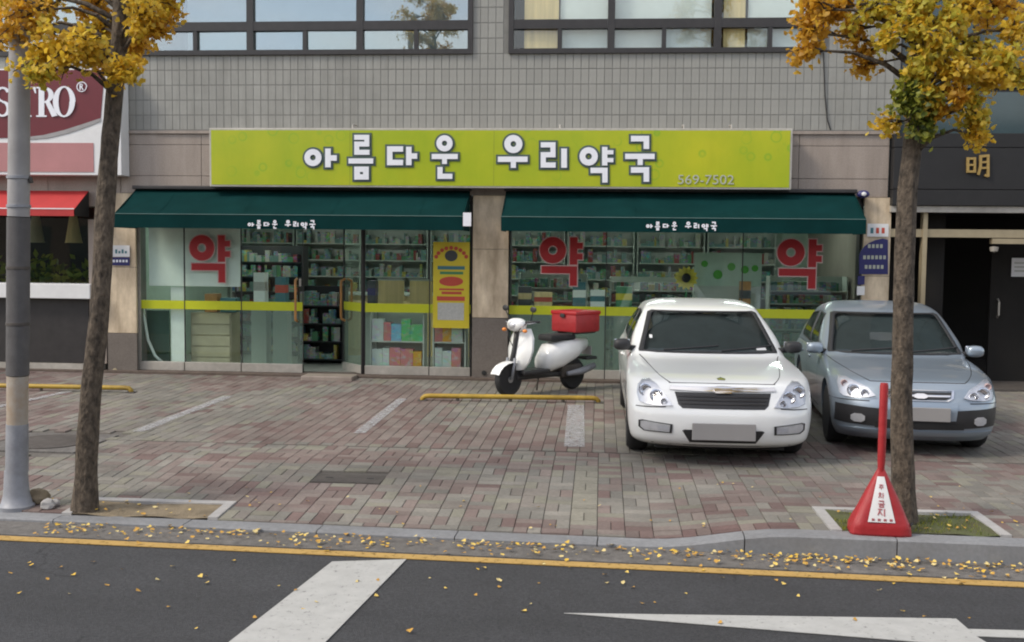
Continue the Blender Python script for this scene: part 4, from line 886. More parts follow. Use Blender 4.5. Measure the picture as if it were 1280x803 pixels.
DB('cross_rail', 'brass', X0(1240), dr_, -.02, .10, Z0(305, 1250), Z0(298.5, 1250))
for px, wd in ((1154, .06), (1300, .05)): xp = X0(px, 340); DB('post', 'brass', xp-wd/2, xp+wd/2, -.03, .11, .03, zf0-.03)
DB('inner_panel', 'brown_int', X0(1160), X0(1190), .3, .36, .03, zf0-.1)
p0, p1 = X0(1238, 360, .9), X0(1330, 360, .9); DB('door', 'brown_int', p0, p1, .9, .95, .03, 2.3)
xh = X0(1247, 380, .9)-db.location.x; MB().tube([(xh, .9, Z0(392)), (xh, .84, Z0(389)), (xh, .84, Z0(372)), (xh, .9, Z0(369))], .014, 8).build('handle', 'alu', db)
cam_ = F(1245, 309, -.05); o = MB().lathe([(.001, -.08), (.05, -.06), (.06, 0), (.001, .01)], c=(cam_.x-db.location.x, .02, cam_.z), n=16).build('ceiling_lamp', 'alu', db, smooth=40)
pn = empty('paper_notice', (X0(1275, 335, .88), .88, Z0(345, 1275, .88)), label='white paper notice on the dark entrance door', cat='notice')
flat(pn, 1264, 1292, 323, 346, .88, 'white', 'sheet')
for i in range(3): flat(pn, 1268, 1288, 328+i*5, 330+i*5, .878, 'ink_grey', 'print_line')
mg = F(1222, 207, -.17); mgo = empty('gold_character', (mg.x, -.17, mg.z-.2), label='gold metal character mounted on the black fascia', cat='lettering')
MING = [('l',[(545,135),(545,205)],11), ('l',[(576,135),(576,205)],11), ('l',[(540,141),(581,141)],10), ('l',[(540,170),(581,170)],9), ('l',[(540,200),(581,200)],10),
        ('l',[(604,125),(602,180),(592,215)],12), ('l',[(600,131),(637,128),(637,224)],12), ('l',[(606,158),(636,156)],9), ('l',[(604,184),(636,183)],9), ('l',[(637,222),(622,216)],10)]
local(strokes_mesh(MING, T_from_px(1060, 160, 3.65, -.17), 0, -.20, .035), mgo).build('strokes', 'gold', mgo)

# ------------------------------------------------------------------ wheel stop bars
def stop_bar(p, q, label):
    v = q-p; ln = v.length; o = empty('parking_stop_bar', ((p.x+q.x)/2, (p.y+q.y)/2, 0), math.atan2(v.y, v.x), label=label, cat='parking bar', group='yellow parking bars')
    h = ln/2; MB().tube([(-h, 0, -.01), (-h, 0, .03), (-h+.03, 0, .055), (-h+.08, 0, .062), (h-.08, 0, .062), (h-.03, 0, .055), (h, 0, .03), (h, 0, -.01)], .030, 12).build('rail', 'yellowbar', o, smooth='all')
    for s in (-.5, 0, .5): MB().tube([(s*ln*.6, 0, -.01), (s*ln*.6, 0, .05)], .022, 8).build('foot', 'iron', o)
    for s in (-1, 1): MB().box(s*h-.06, s*h+.06, -.06, .06, -.01, .012, .003).build('base_plate', 'iron', o)
stop_bar(G(528, 501), G(748, 504), 'yellow steel parking bar on the paving before the stone column')
stop_bar(G(-60, 487), G(164, 491), 'worn yellow steel parking bar behind the left tree trunk')

# ------------------------------------------------------------------ cars
def catmull(keys, sub):
    out = []; n = len(keys)
    for i in range(n-1):
        p0, p1, p2, p3 = keys[max(i-1, 0)], keys[i], keys[i+1], keys[min(i+2, n-1)]
        for k in range(sub):
            t = k/sub; out.append([.5*((2*b)+(-a+c)*t+(2*a-5*b+4*c-d)*t*t+(-a+3*b-3*c+d)*t**3) for a, b, c, d in zip(p0, p1, p2, p3)])
    out.append(list(keys[-1])); return out
class Shell:
    """car body as a stack of plan outlines: z, front y, front bow, half width, rear y, rear bow"""
    NF = 2.5
    def __init__(s, keys, sub=5):
        s.L = catmull(keys, sub)
        for l in s.L:
            m = (l[4]-l[1])*.46; l[2] = min(l[2], m); l[5] = min(l[5], m)
    def at(s, z):
        L = s.L
        if z <= L[0][0]: return L[0]
        for a, b in zip(L, L[1:]):
            if a[0] <= z <= b[0]:
                t = (z-a[0])/max(b[0]-a[0], 1e-9); return [p+(q-p)*t for p, q in zip(a, b)]
        return L[-1]
    def front(s, x, z): l = s.at(z); u = min(abs(x)/l[3], 1); return l[1]+l[2]*(1-max(0, 1-u**s.NF)**(1/s.NF))
    def rear(s, x, z): l = s.at(z); u = min(abs(x)/l[3], 1); return l[4]-l[5]*(1-max(0, 1-u**s.NF)**(1/s.NF))
    def side(s, y, z):
        l = s.at(z)
        if y < l[1]+l[2]: u = min(1, (l[1]+l[2]-y)/l[2]); return l[3]*max(0, 1-u**s.NF)**(1/s.NF)
        if y > l[4]-l[5]: u = min(1, (y-l[4]+l[5])/l[5]); return l[3]*max(0, 1-u**s.NF)**(1/s.NF)
        return l[3]
    def loop(s, l, nf=44, ns_=34, inset=0):
        z, yf, bf, w, yr, br = l; e = 2/s.NF; P = []; w -= inset; yf += inset; yr -= inset
        for i in range(nf+1):
            t = -math.pi/2+math.pi*i/nf; P.append((math.copysign(w*abs(math.sin(t))**e, t), yf+bf-bf*abs(math.cos(t))**e, z))
        for i in range(1, ns_): P.append((w, yf+bf+(yr-br-yf-bf)*i/ns_, z))
        for i in range(nf+1):
            t = math.pi/2-math.pi*i/nf; P.append((math.copysign(w*abs(math.sin(t))**e, t), yr-br+br*abs(math.cos(t))**e, z))
        for i in range(1, ns_): P.append((-w, yr-br-(yr-br-yf-bf)*i/ns_, z))
        return P
    def body(s, inset=0, zmin=-1):
        mb = MB(); L = [l for l in s.L if l[0] >= zmin]; n = 0
        for l in L: p = s.loop(l, inset=inset); n = len(p); mb.v += [(x, y, z-inset) for x, y, z in p]
        for i in range(len(L)-1):
            for j in range(n): mb.f.append((i*n+j, i*n+(j+1) % n, (i+1)*n+(j+1) % n, (i+1)*n+j))
        mb.f += [tuple(range(n-1, -1, -1)), tuple(range((len(L)-1)*n, len(L)*n))]
        return mb
    def pt(s, kind, a, z, off):
        if kind == 'F': return (a, s.front(a, z)-off, z)
        if kind == 'B': return (a, s.rear(a, z)+off, z)
        return ((s.side(a, z)+off)*(1 if kind == 'R' else -1), a, z)
    def patch(s, kind, poly, off, rings=7, skirt=.02, inner=0.0, per=8):
        """polygon (a, z) draped on the surface; inner > 0 leaves a hole, making a frame"""
        O = []
        for i in range(len(poly)):
            a, b = poly[i], poly[(i+1) % len(poly)]
            for k in range(per): t = k/per; O.append((a[0]+(b[0]-a[0])*t, a[1]+(b[1]-a[1])*t))
        n = len(O); cx = sum(p[0] for p in O)/n; cz = sum(p[1] for p in O)/n; mb = MB()
        fr = [1, .99] + [1-(1-inner)*k/rings for k in range(1, rings+1)]
        for q, f in enumerate([1]+fr[1:]):
            for p in O: mb.v.append(s.pt(kind, cx+(p[0]-cx)*f, cz+(p[1]-cz)*f, off if q else off-skirt))
        R_ = len(fr)
        for q in range(R_-1):
            for j in range(n): mb.f.append((q*n+j, q*n+(j+1) % n, (q+1)*n+(j+1) % n, (q+1)*n+j))
        if inner > 0:
            o = len(mb.v)
            for p in O: mb.v.append(s.pt(kind, cx+(p[0]-cx)*inner, cz+(p[1]-cz)*inner, off-skirt))
            for j in range(n): mb.f.append(((R_-1)*n+j, (R_-1)*n+(j+1) % n, o+(j+1) % n, o+j))
        return mb
    def band(s, kind, a, lo, hi, off, n=44, m=3):
        mb = MB()
        for i in range(n+1):
            x = a*math.sin(math.pi/2*(-1+2*i/n)); u = x/a; z0, z1 = lo(u), hi(u)
            for q in range(m+3):
                t = min(max(q-1, 0), m)/m; mb.v.append(s.pt(kind, x, z0+(z1-z0)*t, off if 0 < q < m+2 else off-.02))
        k = m+3
        for i in range(n):
            for q in range(k-1): p = i*k+q; mb.f.append((p, p+k, p+k+1, p+1))
        return mb
    def ribbon(s, kind, pts, wd, off=.003, n=10):
        mb = MB(); P = []
        for a, b in zip(pts, pts[1:]):
            for k in range(n): t = k/n; P.append((a[0]+(b[0]-a[0])*t, a[1]+(b[1]-a[1])*t))
        P.append(pts[-1])
        Q = [Vector(s.pt(kind, *p, off)) for p in P]
        for i, q in enumerate(Q):
            t = (Q[min(i+1, len(Q)-1)]-Q[max(i-1, 0)]).normalized(); nrm = {'F': Vector((0, -1, .6)), 'B': Vector((0, 1, .6)), 'R': Vector((1, 0, 0)), 'L': Vector((-1, 0, 0))}[kind]
            sdv = t.cross(nrm).normalized()*wd/2; mb.v += [q-sdv, q+sdv]
        for i in range(len(Q)-1): mb.f.append((2*i, 2*i+1, 2*i+3, 2*i+2))
        return mb
def inside(poly, x, y):
    c = False; n = len(poly)
    for i in range(n):
        (x0, y0), (x1, y1) = poly[i], poly[(i+1) % n]
        if (y0 > y) != (y1 > y) and x < (x1-x0)*(y-y0)/(y1-y0)+x0: c = not c
    return c
def mirror(poly): return [(-x, z) for x, z in reversed(poly)]
def wheel(parent, x, y, r, s, spokes, wd=.20):
    wh = empty('wheel', (x, y, r)); wh.parent = parent; h = wd/2
    MB().lathe([(r*.66, -h), (r*.9, -h), (r*.985, -h*.7), (r, -h*.3), (r, h*.3), (r*.985, h*.7), (r*.9, h), (r*.66, h)], 'X', n=40).build('tyre', 'rubber', wh, smooth=40)
    mb = MB(); mb.lathe([(r*.66, -h*.9), (r*.66, h*.9), (r*.60, h*.9), (r*.58, 0), (r*.001, -.01)], 'X', n=32)
    rim = mb.build('rim', 'plastic', wh, smooth=40); mb = MB()
    mb.lathe([(.001, h*.9), (r*.16, h*.86), (r*.18, h*.5), (r*.001, .01)], 'X', n=16); mb.lathe([(r*.58, h*.55), (r*.655, h*.96), (r*.665, h*.9), (r*.6, h*.4)], 'X', n=32)
    for k in range(spokes):
        a = 2*math.pi*k/spokes; u = Vector((0, math.cos(a), math.sin(a))); v = Vector((0, -math.sin(a), math.cos(a)))
        mb.prism([Vector((h*.84, 0, 0))+u*r*.1+v*r*.07, Vector((h*.84, 0, 0))+u*r*.1-v*r*.07, Vector((h*.72, 0, 0))+u*r*.62-v*r*.05, Vector((h*.72, 0, 0))+u*r*.62+v*r*.05], (-.03, 0, 0))
    mb.build('spokes', 'rim', wh, smooth=40)
    if s < 0: wh.rotation_euler.z = math.pi
    return wh
def make_car(C):
    S = Shell(C['keys']); car = empty('parked_car', C['loc'], C['rz'], label=C['label'], cat='car', group='cars parked before the shop'); paint = C['paint']
    body = S.body().mesh('body', paint, 'all'); bo = bpy.data.objects.new('tmp', body); col.objects.link(bo); cut = []
    wr = C['wr']
    for yw in C['axles']:
        for s in (-1, 1):
            mb = MB().lathe([(wr+.055, C['hw']*s-.30*s), (wr+.055, C['hw']*s+.2*s)], 'X', n=40); c = bpy.data.objects.new('cut', mb.mesh('cut', None)); c.location = (0, yw, wr); col.objects.link(c); cut.append(c)
            md = bo.modifiers.new('b', 'BOOLEAN'); md.object = c; md.operation = 'DIFFERENCE'; md.solver = 'EXACT'
    dg = bpy.context.evaluated_depsgraph_get(); dg.update(); me = bpy.data.meshes.new_from_object(bo.evaluated_get(dg))
    for o in cut+[bo]: bpy.data.objects.remove(o)
    ws, bw_, sw = C['windscreen'], C['rear_window'], C['side_windows']
    def shrink(p, k=.965): n = len(p); cx = sum(a for a, _ in p)/n; cz = sum(b for _, b in p)/n; return [(cx+(a-cx)*k, cz+(b-cz)*k) for a, b in p]
    def holes(me):
        bm = bmesh.new(); bm.from_mesh(me); kill = []
        for f in bm.faces:
            c = f.calc_center_median()
            if c.z < .8 or f.normal.z > .93: continue
            l = S.at(c.z); mid = (l[1]+l[4])/2; ok = False
            if c.y < l[1]+l[2]*.9 and inside(shrink(ws), c.x, c.z) and abs(S.front(c.x, c.z)-c.y) < .06: ok = True
            if c.y > l[4]-l[5]*.9 and inside(shrink(bw_), c.x, c.z) and abs(S.rear(c.x, c.z)-c.y) < .06: ok = True
            if abs(f.normal.x) > .55 and any(inside(shrink(q, .95), c.y, c.z) for q in sw): ok = True
            if ok: kill.append(f)
        bmesh.ops.delete(bm, geom=kill, context='FACES'); bm.to_mesh(me); bm.free()
    holes(me); me.polygons.foreach_set('use_smooth', [True]*len(me.polygons)); me.set_sharp_from_angle(angle=R(38)); me.materials.clear(); me.materials.append(MT[paint])
    bdy = link('body', me, car)
    li = S.body(inset=.03, zmin=.75).mesh('liner', 'carint', 'all'); holes(li); link('cabin_liner', li, car)
    # glass
    for nm, kind, poly, off in [('windscreen', 'F', ws, .012), ('rear_window', 'B', bw_, .012)]+[('side_window', k, q, .004) for q in sw for k in ('L', 'R')]:
        g = S.patch(kind, shrink(poly, .95), off, skirt=.002).build(nm, 'carglass', car, smooth='all')
        S.patch(kind, poly, off+.002, rings=2, inner=.925 if kind in 'FB' else .9, skirt=.014).build('seal', 'plastic', g, smooth='all')
    # seams
    for pts in C['front_seams']: S.ribbon('F', pts, .009).build('seam', 'rubber', bdy); S.ribbon('F', [(-a, z) for a, z in pts], .009).build('seam', 'rubber', bdy)
    for pts in C['side_seams']:
        for k in 'LR': S.ribbon(k, pts, .008).build('seam', 'rubber', bdy)
    # front parts
    for nm, poly, off, m_, rings, inner, sk, both in C['front']:
        for pl in ([poly, mirror(poly)] if both else [poly]):
            S.patch('F', pl, off, rings, sk, inner).build(nm, m_, car, smooth=40)
    for nm, a, lo, hi, off, m_ in C.get('bands', ()): S.band('F', a, lo, hi, off).build(nm, m_, car, smooth=40)
    # headlights
    for s in (1, -1):
        pl = C['headlight'] if s > 0 else mirror(C['headlight'])
        h = S.patch('F', pl, .004, 6, .01).build('headlight', 'lampsilver', car, smooth=40)
        S.patch('F', pl, .010, 2, .012, .90).build('rim', 'plastic' if C.get('dark_rim') else 'lampsilver', h, smooth=40)
        for (bx, bz, br, m_) in C['bulbs']:
            y = S.front(bx*s, bz); MB().lathe([(br*1.12, .02), (br*1.12, -.018), (br, -.02), (br*.8, -.004), (br*.35, .006), (.001, .004)], 'Y', (bx*s, y-.010, bz), 24).build('bulb', m_, h, smooth=40)
        S.patch('F', pl, .034, 6, .036).build('lens', 'lens', h, smooth='all')
    # plate
    px, pz, phw, phh = C['plate']; yp = min(S.front(px-phw, pz), S.front(px+phw, pz), S.front(px, pz), S.front(px, pz+phh), S.front(px, pz-phh))-.022
    pl = MB().box(px-phw, px+phw, yp, yp+.012, pz-phh, pz+phh, .005).build('number_plate', 'plate', car); MB().box(px-phw+.01, px+phw-.01, yp+.012, yp+.06, pz-phh+.01, pz+phh-.01, .004).build('plate_holder', 'plastic', pl)
    # mirrors
    for s in (-1, 1):
        mx_, my, mz = C['mirror']; mi = MB().ell((s*mx_, my, mz), (.088, .065, .060), 18, 12, .75).build('wing_mirror', C.get('mirror_mat', paint), car, smooth='all')
        MB().tube([(s*(mx_-.05), my+.02, mz-.03), (s*(mx_-.20), my+.06, mz-.05)], .028, 8).build('stalk', 'plastic', mi, smooth='all'); MB().box(s*mx_-.08, s*mx_+.08, my+.06, my+.078, mz-.05, mz+.05, .008).build('glass', 'chrome', mi)
        for yh in C['handles']: yy = S.side(yh, C['handle_z']); MB().ell((s*(yy+.012), yh, C['handle_z']), (.018, .09, .018), 12, 8).build('door_handle', paint, car, smooth='all')
    # wheels, wipers, cabin
    for yw in C['axles']:
        for s in (-1, 1): wheel(car, s*(C['hw']-.115), yw, wr, s, C['spokes'])
    zb_ = ws[0][1]
    for xw, ln in ((-.45, .55), (.12, .52)):
        pts = [(xw+ln*k/8, zb_+.025+.045*k/8) for k in range(9)]
        MB().tube([S.pt('F', a, z, .03) for a, z in pts], .009, 6).build('wiper', 'plastic', car)
    yc = S.front(0, zb_); it = empty('cabin', (0, 0, 0)); it.parent = car
    MB().box(-.66, .66, yc+.12, yc+.62, zb_-.18, zb_-.03, .05).build('dashboard', 'carint', it, smooth=40)
    for s in (-.36, .36):
        MB().box(s-.24, s+.24, yc+1.05, yc+1.25, .45, zb_+.14, .07).build('seat_back', 'carseat', it, smooth=40); MB().box(s-.12, s+.12, yc+1.10, yc+1.20, zb_+.15, zb_+.31, .045).build('headrest', 'carseat', it, smooth=40)
    MB().box(-.6, .6, yc+1.95, yc+2.15, .45, zb_+.08, .07).build('rear_seat', 'carseat', it, smooth=40)
    sx = .36; MB().tube([(sx+.18*math.cos(R(a)), yc+.72+.05*math.sin(R(a)), zb_-.03+.17*math.sin(R(a))) for a in range(0, 361, 20)], .014, 8).build('steering_wheel', 'plastic', it, smooth='all')
    MB().box(-.11, .11, yc+.62, yc+.66, ws[2][1]-.13, ws[2][1]-.07, .015).build('rear_view_mirror', 'plastic', it)
    MB().box(-C['hw']+.26, C['hw']-.26, .30, C['keys'][3][4]-.3, .13, .30).build('underbody', 'dark', car)
    return car, S
def fr_y(px, py, z): return G(px, py, z)
# white saloon
c0 = G(905, 559, .18)
W = dict(label='white saloon car with wide dark grille parked beside the silver car', paint='carwhite', loc=(c0.x-.02, c0.y-.12, 0), rz=R(.2), hw=.835, wr=.315, axles=(.92, 3.66), spokes=9,
 keys=[(0.17, 0.16, 0.42, 0.752, 4.74, 0.3), (0.22, 0.06, 0.44, 0.7943, 4.82, 0.33), (0.32, 0.01, 0.46, 0.8159, 4.87, 0.36), (0.44, 0, 0.47, 0.8272, 4.88, 0.38), (0.52, 0.02, 0.48, 0.8328, 4.88, 0.38), (0.6, 0.065, 0.5, 0.8366, 4.87, 0.38), (0.68, 0.11, 0.53, 0.8366, 4.86, 0.38), (0.735, 0.17, 0.56, 0.8338, 4.85, 0.38), (0.7645, 0.27, 0.6, 0.8272, 4.84, 0.38), (0.796, 0.5, 0.62, 0.8159, 4.82, 0.38), (0.824, 0.8, 0.6, 0.8009, 4.8, 0.38), (0.85, 1.1, 0.48, 0.7802, 4.76, 0.36), (0.88, 1.27, 0.38, 0.7715, 4.66, 0.34), (0.925, 1.37, 0.35, 0.7654, 4.4, 0.33), (1.015, 1.55, 0.34, 0.745, 4.08, 0.32), (1.135, 1.78, 0.34, 0.69, 3.86, 0.32), (1.235, 1.99, 0.34, 0.635, 3.66, 0.32), (1.302, 2.14, 0.36, 0.6, 3.52, 0.34), (1.342, 2.36, 0.4, 0.545, 3.36, 0.36), (1.367, 2.62, 0.44, 0.45, 3.2, 0.38), (1.377, 2.8, 0.2, 0.25, 3.05, 0.2)],
 windscreen=[(-.69,.898), (.69,.898), (.695,.915), (.58,1.262), (.535,1.282), (-.535,1.282), (-.58,1.262), (-.695,.915)],
 rear_window=[(-.62,.98), (.62,.98), (.52,1.24), (-.52,1.24)],
 side_windows=[[(1.85,.92), (2.75,.92), (2.75,1.265), (2.32,1.25)], [(2.83,.92), (3.72,.935), (3.45,1.23), (2.83,1.265)]],
 front_seams=[[(.455,.735), (.54,.775), (.62,.825), (.69,.872)], [(0,.738), (.25,.738), (.47,.733)], [(.50,.535), (.62,.525), (.76,.52)]],
 side_seams=[[(1.75,.30), (1.68,.60), (1.72,.885)], [(2.79,.28), (2.79,.905)], [(3.55,.72), (3.78,.885)], [(1.75,.27), (3.3,.27)], [(.7,.56), (4.3,.60)]],
 front=[('grille', [(-.36,.53), (.36,.53), (.395,.56), (.425,.665), (-.425,.665), (-.395,.56)], .004, 'plastic', 5, 0, .01, False),
                ('chrome_strip', [(-.47,.683), (0,.673), (.47,.683), (.46,.712), (.12,.716), (0,.722), (-.12,.716), (-.46,.712)], .018, 'chrome', 3, 0, .02, False),
        ('grille_bar', [(-.40,.628), (.40,.628), (.40,.637), (-.40,.637)], .012, 'alu_dark', 2, 0, .012, False), ('grille_bar', [(-.39,.598), (.39,.598), (.39,.607), (-.39,.607)], .012, 'alu_dark', 2, 0, .012, False), ('grille_bar', [(-.37,.568), (.37,.568), (.37,.577), (-.37,.577)], .012, 'alu_dark', 2, 0, .012, False),
        ('emblem', [(-.07,.665), (.07,.665), (.085,.695), (.05,.712), (-.05,.712), (-.085,.695)], .03, 'chrome', 3, 0, .02, False),
        ('bonnet_badge', [(-.03,.762), (.03,.762), (.04,.769), (0,.777), (-.04,.769)], .016, 'chrome', 3, 0, .03, False),
        ('lower_intake', [(-.29,.225), (.29,.225), (.36,.335), (.34,.345), (-.34,.345), (-.36,.335)], .004, 'plastic', 4, 0, .01, False),
        ('fog_lamp_recess', [(.455,.315), (.69,.315), (.72,.34), (.725,.385), (.70,.395), (.45,.375)], .004, 'lampsilver', 4, 0, .01, True),
        ('fog_lamp_bezel', [(.445,.305), (.69,.305), (.735,.335), (.735,.395), (.70,.405), (.44,.385)], .010, 'plastic', 2, .88, .014, True),
        ('fog_lamp', [(.47,.33), (.57,.33), (.57,.37), (.47,.365)], .014, 'lens', 3, 0, .01, True),
        ('chin_line', [(-.62,.19), (.62,.19), (.62,.198), (-.62,.198)], .005, 'plastic', 2, 0, .01, False)],
 headlight=[(.44,.548), (.54,.54), (.67,.545), (.735,.565), (.752,.63), (.742,.70), (.70,.745), (.64,.755), (.575,.72), (.50,.63)],
 bulbs=[(.585,.625,.05,'chrome'), (.68,.665,.05,'chrome'), (.52,.58,.026,'chrome')], plate=(0,.335,.275,.075), mirror=(.86,1.55,.955), mirror_mat='plastic', handles=(2.55,3.45), handle_z=.77)
car1, S1 = make_car(W)
for nm, poly, m_ in (('sticker', [(.48,.93), (.58,.93), (.575,.95), (.475,.95)], 'white'), ('sticker', [(-.58,1.02), (-.55,1.02), (-.55,1.05), (-.58,1.05)], 'white')):
    S1.patch('F', poly, .0175, 2, .002).build(nm, m_, car1)
# silver-blue small saloon
ax = G(1062, 553); c1 = Vector((G(1128, 560).x, ax.y-.80, 0))
K = dict(label='silver blue small car with black bumper band parked behind the tree', paint='carsilver', loc=(c1.x, c1.y, 0), rz=R(-4.5), hw=.768, wr=.295, axles=(.80, 3.30), spokes=7, dark_rim=False,
 keys=[(0.15, 0.15, 0.4, 0.6931, 4.08, 0.3), (0.22, 0.05, 0.42, 0.7296, 4.16, 0.33), (0.32, 0.01, 0.44, 0.7497, 4.2, 0.36), (0.44, 0, 0.45, 0.7588, 4.22, 0.38), (0.528, 0.025, 0.47, 0.7661, 4.22, 0.38), (0.588, 0.06, 0.5, 0.7688, 4.21, 0.38), (0.66, 0.11, 0.54, 0.7679, 4.2, 0.38), (0.705, 0.17, 0.58, 0.7643, 4.19, 0.38), (0.733, 0.28, 0.6, 0.7588, 4.18, 0.38), (0.768, 0.48, 0.6, 0.7497, 4.16, 0.38), (0.7995, 0.74, 0.56, 0.7351, 4.14, 0.38), (0.824, 0.98, 0.46, 0.7187, 4.1, 0.36), (0.845, 1.12, 0.38, 0.7315, 4.02, 0.34), (0.8865, 1.22, 0.36, 0.7275, 3.86, 0.33), (0.9799, 1.4, 0.35, 0.72, 3.62, 0.32), (1.1044, 1.62, 0.35, 0.675, 3.42, 0.32), (1.2185, 1.84, 0.35, 0.63, 3.24, 0.32), (1.2811, 2.0, 0.37, 0.595, 3.1, 0.34), (1.3232, 2.22, 0.4, 0.54, 2.95, 0.36), (1.3495, 2.45, 0.4, 0.44, 2.8, 0.36), (1.36, 2.55, 0.15, 0.2, 2.72, 0.15)],
 windscreen=[(-.675,0.8658), (.675,0.8658), (.68,0.8813), (.575,1.2444), (.53,1.2621), (-.53,1.2621), (-.575,1.2444), (-.68,0.8813)],
 rear_window=[(-.58,0.9488), (.58,0.9488), (.50,1.2081), (-.50,1.2081)],
 side_windows=[[(1.65,0.8813), (2.42,0.8813), (2.42,1.2496), (2.10,1.2341)], [(2.50,0.8813), (3.25,0.8969), (3.0,1.1978), (2.50,1.2496)]],
 front_seams=[[(.43,0.696), (.55,0.747), (.66,0.803), (.70,0.8345)], [(0,0.6978), (.25,0.6978), (.43,0.6942)], [(.45,0.521), (.62,0.5175), (.78,0.514)]],
 side_seams=[[(1.50,.30), (1.45,0.57), (1.50,0.845)], [(2.46,.28), (2.46,0.8658)], [(3.15,0.678), (3.32,0.845)], [(1.5,.27), (2.95,.27)]],
 bands=[('bumper_band', .735, lambda u: .27+.03*abs(u), lambda u: .44+.035*abs(u), .006, 'plastic'), ('lower_lip', .70, lambda u: .205, lambda u: .255, .012, 'carsilver')],
 front=[        ('grille', [(-.23,0.5525), (.23,0.5525), (.275,0.5745), (.29,0.6195), (-.29,0.6195), (-.275,0.5745)], .005, 'plastic', 4, 0, .01, False),
        ('grille_surround', [(-.25,0.542), (.25,0.542), (.30,0.5665), (.315,0.6375), (-.315,0.6375), (-.30,0.5665)], .013, 'chrome', 2, .91, .02, False),
        ('grille_bar', [(-.27,0.579), (.27,0.579), (.275,0.5952), (-.275,0.5952)], .016, 'chrome', 2, 0, .015, False),
        ('emblem', [(-.06,0.5745), (-.03,0.5644), (.03,0.5644), (.06,0.5745), (.06,0.597), (.03,0.6087), (-.03,0.6087), (-.06,0.597)], .026, 'chrome', 3, 0, .018, False),
        ('number_plate_panel', [(-.32,.36), (.32,.36), (.34,0.528), (-.34,0.528)], .010, 'carsilver', 4, 0, .012, False),
        ('lower_intake', [(-.40,.275), (.40,.275), (.40,.335), (-.40,.335)], .012, 'dark', 4, 0, .01, False),
        ('fog_lamp', [(.49,.335), (.52,.315), (.58,.315), (.61,.335), (.61,.375), (.58,.395), (.52,.395), (.49,.375)], .018, 'lampsilver', 4, 0, .014, True)],
 headlight=[(0.392, 0.57), (0.458, 0.5525), (0.573, 0.542), (0.668, 0.5455), (0.702, 0.57), (0.711, 0.66), (0.692, 0.7155), (0.63, 0.7155), (0.544, 0.678), (0.458, 0.642)],
 bulbs=[(.585,.605,.052,'chrome'), (.49,.588,.034,'chrome'), (.655,.66,.028,'pinkwhite')], plate=(0,.42,.26,.065), mirror=(.81,1.38,.90), handles=(2.25,3.05), handle_z=.74)
car2, S2 = make_car(K)

# ------------------------------------------------------------------ delivery scooter by the column
sp = G(672, 497); sc = empty('delivery_scooter', (sp.x+.02, sp.y+.50, 0), R(47), label='white delivery scooter with a red box on its rack beside the stone column', cat='scooter')
def swheel(x):
    wh = empty('wheel', (x, 0, .22)); wh.parent = sc
    MB().lathe([(.15, -.045), (.195, -.05), (.22, -.02), (.22, .02), (.195, .05), (.15, .045)], 'Y', n=28).build('tyre', 'rubber', wh, smooth=40); MB().lathe([(.001, -.05), (.04, -.05), (.05, -.02), (.14, -.02), (.15, -.035), (.15, .035), (.14, .02), (.05, .02), (.04, .05), (.001, .05)], 'Y', n=24).build('hub', 'rim', wh, smooth=40)
swheel(-.60); swheel(.58)
MB().tube([(-.60, 0, .25), (-.50, 0, .60), (-.44, 0, .92)], .035, 10).build('steering_column', 'plastic', sc, smooth='all')
for s in (-1, 1): MB().tube([(-.60, s*.07, .22), (-.55, s*.07, .50)], .02, 8).build('fork', 'galv', sc, smooth='all')
mb = MB(); rows = [(-.53, .34, .10), (-.52, .45, .20), (-.49, .60, .235), (-.46, .76, .21), (-.44, .88, .13)]; n = 9
for th in (0, .03):
    for x, z, hw in rows:
        for j in range(n): u = -1+2*j/(n-1); mb.v.append((x+th+.09*u*u, hw*u, z))
for i in range(len(rows)-1):
    for j in range(n-1): p = i*n+j; q = p+len(rows)*n; mb.f += [(p, p+1, p+n+1, p+n), (q, q+n, q+n+1, q+1)]
mb.build('leg_shield', 'carwhite', sc, smooth='all')
mb = MB()
for k in range(9):
    a = R(20+140*k/8); 
    for u in (-1, -.4, .4, 1): mb.v.append((-.60-.255*math.cos(a), .085*u, .22+(.255-.03*abs(u))*math.sin(a)))
for k in range(8):
    for j in range(3): p = k*4+j; mb.f.append((p, p+1, p+5, p+4))
mb.build('front_fender', 'carwhite', sc, smooth='all')
MB().box(-.46, .02, -.16, .16, .27, .33, .02).build('footboard', 'plastic', sc, smooth=40)
mb = MB(); st = [(-.02,.12,.30,.50), (.10,.17,.28,.66), (.30,.19,.32,.70), (.55,.17,.42,.72), (.80,.09,.55,.70)]; n = 12
for x, hw, z0, z1 in st:
    for j in range(n): a = 2*math.pi*j/n; mb.v.append((x, hw*math.copysign(abs(math.cos(a))**.7, math.cos(a)), (z0+z1)/2+(z1-z0)/2*math.copysign(abs(math.sin(a))**.7, math.sin(a))))
for i in range(len(st)-1):
    for j in range(n): mb.f.append((i*n+j, i*n+(j+1) % n, (i+1)*n+(j+1) % n, (i+1)*n+j))
mb.f += [tuple(range(n)), tuple(range((len(st)-1)*n, len(st)*n))]
mb.build('rear_body', 'carwhite', sc, smooth='all')
MB().box(.04, .52, -.14, .14, .69, .78, .035).build('seat', 'rubber', sc, smooth=40)
MB().tube([(-.36, -.33, .98), (-.42, -.16, .97), (-.44, 0, .94), (-.42, .16, .97), (-.36, .33, .98)], .016, 8).build('handlebar', 'plastic', sc, smooth='all')
MB().ell((-.46, 0, .93), (.10, .15, .09), 16, 10, .85).build('headlamp_cowl', 'carwhite', sc, smooth='all'); MB().ell((-.545, 0, .93), (.03, .075, .05)).build('headlamp', 'lampsilver', sc, smooth='all')
